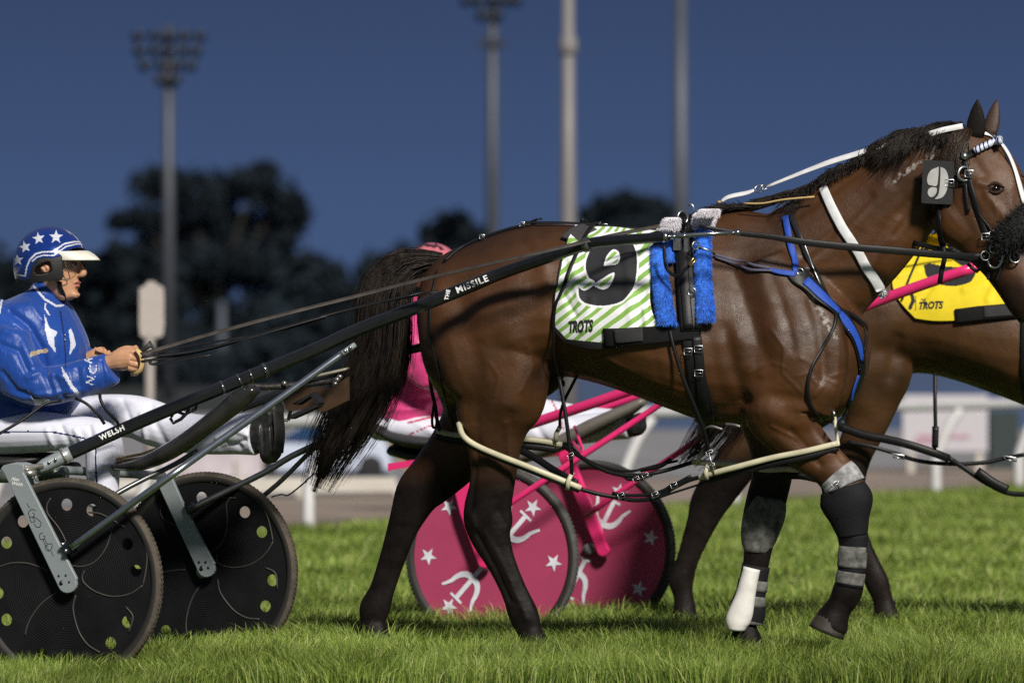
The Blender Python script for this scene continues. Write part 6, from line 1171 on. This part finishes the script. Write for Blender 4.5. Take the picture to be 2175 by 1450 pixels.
mb = MB(); mb.tube([PP.pt(1066, 770, .1), P(1300, 700, 26.4), P(1700, 590, 26.3), P(2100, 500, 26.2)], .005, sub=3); mb.build('rein', BLACKL, r2)
# ---------------------------------------------------------------- beyond the track
def gp(px, d): p = P(px, CY, d); return np.array((p[0], p[1], 0.))
up = np.array((0, 0, 1.))
# running rail
rail = thing('running_rail', 'white plastic running rail with bent legs along the far edge of the turf', 'rail')
RW_ = mat('rail_white', (.60, .59, .60), .5, var=.08, scale=4); L0, L1 = gp(600, 43.1), gp(2000, 53.97); ud = unit(L1-L0); bk = np.array((0.6, .8, 0))
mb = MB(); a, b = L0-ud*18, L1+ud*24; mb.tube([p+up*.69+np.array((.14, .05, 0)) for p in (a, L0, L1, b)], .043, k=14); mb.build('rail', RW_, rail)
for px, d in ((655, 43.3), (1325, 47.2), (1560, 49.2), (1988, 53.4), (2164, 55.2), (300, 40.8), (-20, 38.8)):
    g_ = gp(px, d); mb = MB(); mb.tube([g_, g_+up*.18, g_+up*.30+ud*.02, g_+up*.52+np.array((.10, .04, 0)), g_+up*.66+np.array((.2, .08, 0))], [.042, .040, .038, .036, .034], k=10, sub=3); mb.build('leg', RW_, rail)
# low barrier on the far side of the dirt track
BAR = mat('barrier_offwhite', (.50, .47, .42), .6, var=.1, scale=3)
lb = thing('low_barrier', 'low off white barrier beyond the dirt track at left', 'barrier')
mb = MB(); c = P(520, 1030, 52); mb.box(c, [np.array((1.12, .35, 0)), np.array((-.02, .06, 0)), up*.055]); mb.build('beam', BAR, lb, smooth=False)
for px in (395, 640): mb = MB(); q_ = P(px, 1045, 52); q2 = gp(px, 52); mb.box((q_+q2)/2, [np.array((.03, 0, 0)), np.array((0, .03, 0)), (q_-q2)/2]); mb.build('leg', BAR, lb, smooth=False)
mb = MB(); mb.tube([P(828, 1018, 52.6), P(845, 1050, 52.5), P(868, 1085, 52.4)], .04, k=8); mb.build('leg', BAR, lb)
# white cart-like vehicle behind the barrier
vh = thing('white_vehicle', 'small white vehicle with a dark wheel parked beyond the barrier', 'vehicle')
def prof(poly, d0, d1, m, name, parent):
    A = [P(x, y, d0) for x, y in poly]; B_ = [p+np.array((0, d1-d0, 0)) for p in A]; mb = MB(); mb.prism(A, B_); o = mb.build(name, m, parent, smooth=False); bv = o.modifiers.new('b', 'BEVEL'); bv.width = .05; bv.segments = 3; return o
body_ = prof([(470, 1004), (470, 945), (540, 935), (590, 936), (640, 900), (740, 890), (790, 908), (822, 948), (836, 1004)], 60, 61.4, mat('vehicle_white', (.50, .55, .68), .4, var=.06, scale=2), 'body', vh)
mb = MB(); X = np.array([P(x, y, 59.97) for x, y in ((594, 934), (640, 905), (690, 900), (690, 938))]); mb.prism(X, X+np.array((0, .02, 0))); mb.build('window', mat('vehicle_glass', (.02, .05, .12), .15), body_, smooth=False)
for px in (788, 560): mb = MB(); c = P(px, 992, 59.9); mb.torus(c, (0, 1, 0), .07, .035, 24, 8, sx=1.4); mb.ball(c, .06, n=7); mb.build('wheel', mat('vehicle_tyre', (.02, .02, .022), .8), vh)
# pale hoarding and tan board
h1 = thing('low_hoarding', 'pale pinkish hoarding low on the ground behind the black cart wheels', 'hoarding')
mb = MB(); mb.box((P(450, 985, 57)), [np.array((.42, .1, 0)), np.array((0, .03, 0)), up*.11]); mb.build('panel', mat('hoarding_pale', (.42, .37, .40), .7, var=.35, scale=2.5), h1, smooth=False)
for px in (395, 505): mb = MB(); mb.box((P(px, 985, 57)+gp(px, 57))/2, [np.array((.02, 0, 0)), np.array((0, .02, 0)), up*.12]); mb.build('leg', BAR, h1, smooth=False)
h2 = thing('tan_board', 'tan board standing behind the seat of the pink cart', 'board')
mb = MB(); X = [P(x, y, 48) for x, y in ((790, 884), (900, 884), (925, 1004), (862, 1004))]; mb.prism(X, [p+np.array((0, .06, 0)) for p in X]); mb.build('panel', mat('tan_panel', (.26, .18, .095), .7, var=.1, scale=2), h2, smooth=False)
mb = MB(); mb.box((P(890, 1004, 48)+gp(890, 48))/2, [np.array((.05, 0, 0)), np.array((0, .03, 0)), up*((P(890, 1004, 48)[2])/2)]); mb.build('leg', BAR, h2, smooth=False)
# white sign board, green bin and blue wall at right
h3 = thing('notice_board', 'large white notice board with faint pink lettering beyond the rail at right', 'sign board')
mb = MB(); X = [P(x, y, 62) for x, y in ((1918, 838), (2098, 838), (2098, 958), (1918, 958))]; mb.prism(X, [p+np.array((0, .08, 0)) for p in X]); pn = mb.build('panel', mat('notice_white', (.48, .46, .50), .6, var=.06), h3, smooth=False)
mb = MB(); 
for k_, (a, b) in enumerate(((1950, 2060), (1940, 2010))): X = np.array([P(x, y, 61.985) for x, y in ((a, 922+k_*12), (b, 922+k_*12), (b, 929+k_*12), (a, 929+k_*12))]); mb.prism(X, X+np.array((0, .01, 0)))
mb.build('marking', mat('notice_pink', (.48, .28, .36), .6), pn, smooth=False)
for px in (1935, 2080): mb = MB(); mb.box((P(px, 958, 62.05)+gp(px, 62.05))/2, [np.array((.03, 0, 0)), np.array((0, .03, 0)), up*(P(px, 958, 62)[2]/2)]); mb.build('leg', BAR, h3, smooth=False)
h4 = thing('green_box', 'dark green box standing right of the white notice board', 'box')
mb = MB(); c0, c1 = P(2102, 880, 64), P(2160, 945, 64); mb.box((c0+c1)/2, [np.array((.13, 0, 0)), np.array((0, .2, 0)), up*((c0[2])/2+.0)]); o = mb.build('case', mat('box_green', (.016, .030, .032), .6, var=.2), h4, smooth=False); o.location[2] = (c0[2])/2-((c0+c1)/2)[2]
mb = MB(); mb.box((c0[0]+.12, c0[1]+.2, c0[2]+.01), [np.array((.15, 0, 0)), np.array((0, .22, 0)), up*.015]); mb.build('lid', mat('box_green_lid', (.02, .04, .04), .5), h4, smooth=False)
h5 = thing('blue_wall', 'long dark blue wall far behind the rail at right', 'wall')
mb = MB(); c0, c1 = P(1150, 768, 92), P(2900, 842, 92); mb.box(((c0+c1)/2*np.array((1, 1, 0)))+up*(c0[2]/2), [np.array(((c1-c0)[0]/2, 0, 0)), np.array((0, .2, 0)), up*c0[2]/2]); mb.build('panel', mat('wall_blue', (.025, .05, .12), .6, var=.2, scale=.8), h5, smooth=False)
mb = MB(); mb.box(((c0+c1)/2*np.array((1, 1, 0)))+up*(c0[2]+.02), [np.array(((c1-c0)[0]/2, 0, 0)), np.array((0, .24, 0)), up*.02]); mb.build('coping', mat('wall_cap', (.03, .05, .10), .6), h5, smooth=False)
# furlong marker
fm = thing('marker_post', 'beige rectangular marker on a thin post beside the left lamp pole', 'marker post')
mb = MB(); X = np.array([P(x, y, 44) for x, y in rnd([(296, 612), (308, 606), (314, 598), (328, 598), (336, 606), (347, 612), (348, 660), (346, 712), (320, 716), (298, 712), (296, 660)], 2)]); mb.prism(X, X+np.array((0, .05, 0))); mb.build('panel', mat('marker_beige', (.42, .38, .35), .6, var=.08), fm, smooth=False)
mb = MB(); mb.tube([P(318, 710, 44.02), gp(318, 44.02)], .032, k=12); mb.build('post', mat('marker_post_grey', (.30, .27, .25), .6), fm)
# floodlight masts and poles
POLE = mat('galvanised_pole', (.075, .082, .10), .5, .3, var=.1, scale=2); POLEL = mat('pale_pole', (.19, .18, .18), .5, var=.12, scale=1.5); LAMP = mat('lamp_housing', (.015, .02, .03), .5)
def mast(px, d, ytop, w_, label, heads, m, hw=145, yh=None):
    t = thing('floodlight_mast', label, 'light mast', None); mb = MB(); top = P(px, ytop, d)
    mb.tube([gp(px, d), (gp(px, d)+top)/2, top], [w_/2*d/F*1.15, w_/2*d/F, w_/2*d/F*.75], k=14); mb.build('pole', m, t)
    if heads:
        y0 = yh
        for r_, row in enumerate(heads):
            yy = y0+r_*31; xs_ = np.array(row)*hw/2+px-3
            mb = MB(); mb.tube([P(xs_.min(), yy, d+.0), P(xs_.max(), yy, d)], .035*d/135, k=6); mb.build('crossarm', LAMP, t)
            for x in xs_:
                mb = MB(); c = P(x, yy, d-.15); s_ = .098*d/135; fx = unit(np.array((.15*np.sign(x-px), -1, -.35))); sx = unit(np.cross(fx, up)); uz = np.cross(sx, fx)
                R = [];
                for tt, rr in ((-.9, .55), (-.3, .95), (.5, 1.15), (.7, 1.2)): a = np.arange(12)/12*2*math.pi; R.append(c+fx*tt*s_+(np.cos(a)*rr*s_)[:, None]*sx+(np.sin(a)*rr*s_*1.1)[:, None]*uz)
                mb.rings(np.array(R)); mb.build('lamp_head', LAMP, t)
        mb = MB(); mb.box(P(px-2, y0+92, d), [np.array((.28*d/135, 0, 0)), np.array((0, .2, 0)), up*.06*d/135]); mb.build('platform', LAMP, t, smooth=False)
    return t
mast(358, 135, 55, 25, 'dim mast with three rows of floodlights at left of the sky', [[-.85, -.30, .08, .48, .95], [-.82, -.34, .04, .44, .84], [-.66, -.12, .28, .68], [-.15, .2]], POLE, 145, 76)
mast(1046, 150, -80, 26, 'slim dim grey mast whose lamps just touch the top edge', [[-.8, -.4, .1, .45, .8], [-.3, .2]], POLE, 130, 0)
mast(1207, 70, -60, 33, 'pale thick pole rising above the croup, lit on its left side', None, POLEL)
t_ = mast(1446, 110, -60, 31, 'grey pole rising behind the blue fleece pads to the top edge', None, mat('grey_pole', (.065, .075, .095), .5, var=.35, scale=.6))
t_ = mast(471, 190, 640, 20, 'short dark thin pole in front of the trees right of the marker', None, mat('dark_pole', (.06, .075, .10), .6))
mb = MB(); c = P(1207, 98, 70); mb.tube([c-up*.09, c-up*.05, c+up*.05, c+up*.09], [.082, .098, .098, .082], k=16); mb.build('pole_collar', POLEL, bpy.data.objects['floodlight_mast.002'])
# trees: limbs and leaf clumps
LEAF = mat('dusk_foliage', (.0115, .0175, .0235), .9, spec=.1, var=.5, scale=.35); BARK = mat('dark_bark', (.02, .018, .015), .9)  # leaf colour darkened for weak far light and blued for haze
def tree(px, d, clumps, label, trunk=True, leaf=.16, dens=1.0, cat='tree'):
    t = thing('tree', label, cat); mb = MB(); base = gp(px, d); tops = []
    for cx_, cy_, rx, ry in clumps:
        c = P(cx_, cy_, d); c = c+np.array((0, rng.uniform(-1, 1), 0)); ax_, az_ = rx*d/F, ry*d/F; tops.append(c)
        n = int(260*dens*max(.4, ax_*az_)); u = unit(rng.normal(0, 1, (n, 3)))*np.where(rng.random(n) < .12, rng.uniform(.9, 1.35, n), rng.random(n)**.45)[:, None]; p = c+u*np.array((ax_, ax_*.9, az_)); p = p[p[:, 2] > .05]
        a = unit(rng.normal(0, 1, (len(p), 3))); b_ = unit(np.cross(a, rng.normal(0, 1, (len(p), 3)))); s_ = leaf*rng.uniform(.6, 1.5, len(p))[:, None]
        Vq = np.stack([p-a*s_, p-b_*s_*.5, p+a*s_, p+b_*s_*.5], 1).reshape(-1, 3); mb.add(Vq, np.arange(len(Vq)).reshape(-1, 4))
    mb.build('crown', LEAF, t, smooth=False, fixn=False); mb = MB(); H_ = max(c[2] for c in tops); mb.tube([base-up*.1, base+up*H_*.25, base+np.array((.1, 0, H_*.5))], [.03*H_+.08, .022*H_+.06, .015*H_+.04], k=8)
    for c in tops[:14]: mb.tube([base+up*H_*.3, (base+up*H_*.4+c)/2+np.array((0, 0, -.05*H_)), c], [.014*H_+.03, .01*H_+.02, .004*H_+.01], k=5)
    mb.build('trunk', BARK, t); return t
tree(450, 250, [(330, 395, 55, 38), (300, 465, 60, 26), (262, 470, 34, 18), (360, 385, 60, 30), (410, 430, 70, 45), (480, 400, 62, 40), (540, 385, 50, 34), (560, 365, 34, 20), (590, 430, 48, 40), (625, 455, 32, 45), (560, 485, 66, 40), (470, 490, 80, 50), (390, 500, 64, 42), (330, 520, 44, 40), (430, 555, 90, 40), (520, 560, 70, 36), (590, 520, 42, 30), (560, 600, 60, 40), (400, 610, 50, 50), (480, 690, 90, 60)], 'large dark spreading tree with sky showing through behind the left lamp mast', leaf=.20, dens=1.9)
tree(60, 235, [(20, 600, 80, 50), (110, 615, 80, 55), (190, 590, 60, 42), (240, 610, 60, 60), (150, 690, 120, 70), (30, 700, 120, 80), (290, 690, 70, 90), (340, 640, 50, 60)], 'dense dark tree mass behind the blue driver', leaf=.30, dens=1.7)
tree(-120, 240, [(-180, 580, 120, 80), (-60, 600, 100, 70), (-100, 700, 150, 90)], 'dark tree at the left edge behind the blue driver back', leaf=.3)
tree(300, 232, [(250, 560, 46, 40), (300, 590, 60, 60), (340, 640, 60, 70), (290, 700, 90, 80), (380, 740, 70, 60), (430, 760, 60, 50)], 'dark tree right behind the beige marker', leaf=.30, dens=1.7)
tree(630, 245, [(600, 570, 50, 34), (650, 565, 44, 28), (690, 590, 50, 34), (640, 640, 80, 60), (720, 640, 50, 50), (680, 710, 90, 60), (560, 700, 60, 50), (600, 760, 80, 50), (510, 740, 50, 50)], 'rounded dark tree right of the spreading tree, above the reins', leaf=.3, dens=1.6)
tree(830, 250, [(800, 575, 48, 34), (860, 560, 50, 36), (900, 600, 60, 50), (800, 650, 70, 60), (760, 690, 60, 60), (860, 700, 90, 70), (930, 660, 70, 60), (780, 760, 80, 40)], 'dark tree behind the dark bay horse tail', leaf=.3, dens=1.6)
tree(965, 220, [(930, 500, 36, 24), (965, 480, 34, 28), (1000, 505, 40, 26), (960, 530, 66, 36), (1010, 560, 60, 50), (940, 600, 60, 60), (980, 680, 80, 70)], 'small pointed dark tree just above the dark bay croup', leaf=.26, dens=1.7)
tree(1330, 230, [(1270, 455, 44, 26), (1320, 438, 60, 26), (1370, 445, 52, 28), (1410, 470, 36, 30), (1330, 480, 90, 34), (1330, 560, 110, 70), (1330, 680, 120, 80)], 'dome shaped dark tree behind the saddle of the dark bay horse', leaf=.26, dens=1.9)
for i, (px, d, r) in enumerate(((420, 205, 70), (560, 210, 70), (700, 205, 75), (840, 208, 75))):
    pass
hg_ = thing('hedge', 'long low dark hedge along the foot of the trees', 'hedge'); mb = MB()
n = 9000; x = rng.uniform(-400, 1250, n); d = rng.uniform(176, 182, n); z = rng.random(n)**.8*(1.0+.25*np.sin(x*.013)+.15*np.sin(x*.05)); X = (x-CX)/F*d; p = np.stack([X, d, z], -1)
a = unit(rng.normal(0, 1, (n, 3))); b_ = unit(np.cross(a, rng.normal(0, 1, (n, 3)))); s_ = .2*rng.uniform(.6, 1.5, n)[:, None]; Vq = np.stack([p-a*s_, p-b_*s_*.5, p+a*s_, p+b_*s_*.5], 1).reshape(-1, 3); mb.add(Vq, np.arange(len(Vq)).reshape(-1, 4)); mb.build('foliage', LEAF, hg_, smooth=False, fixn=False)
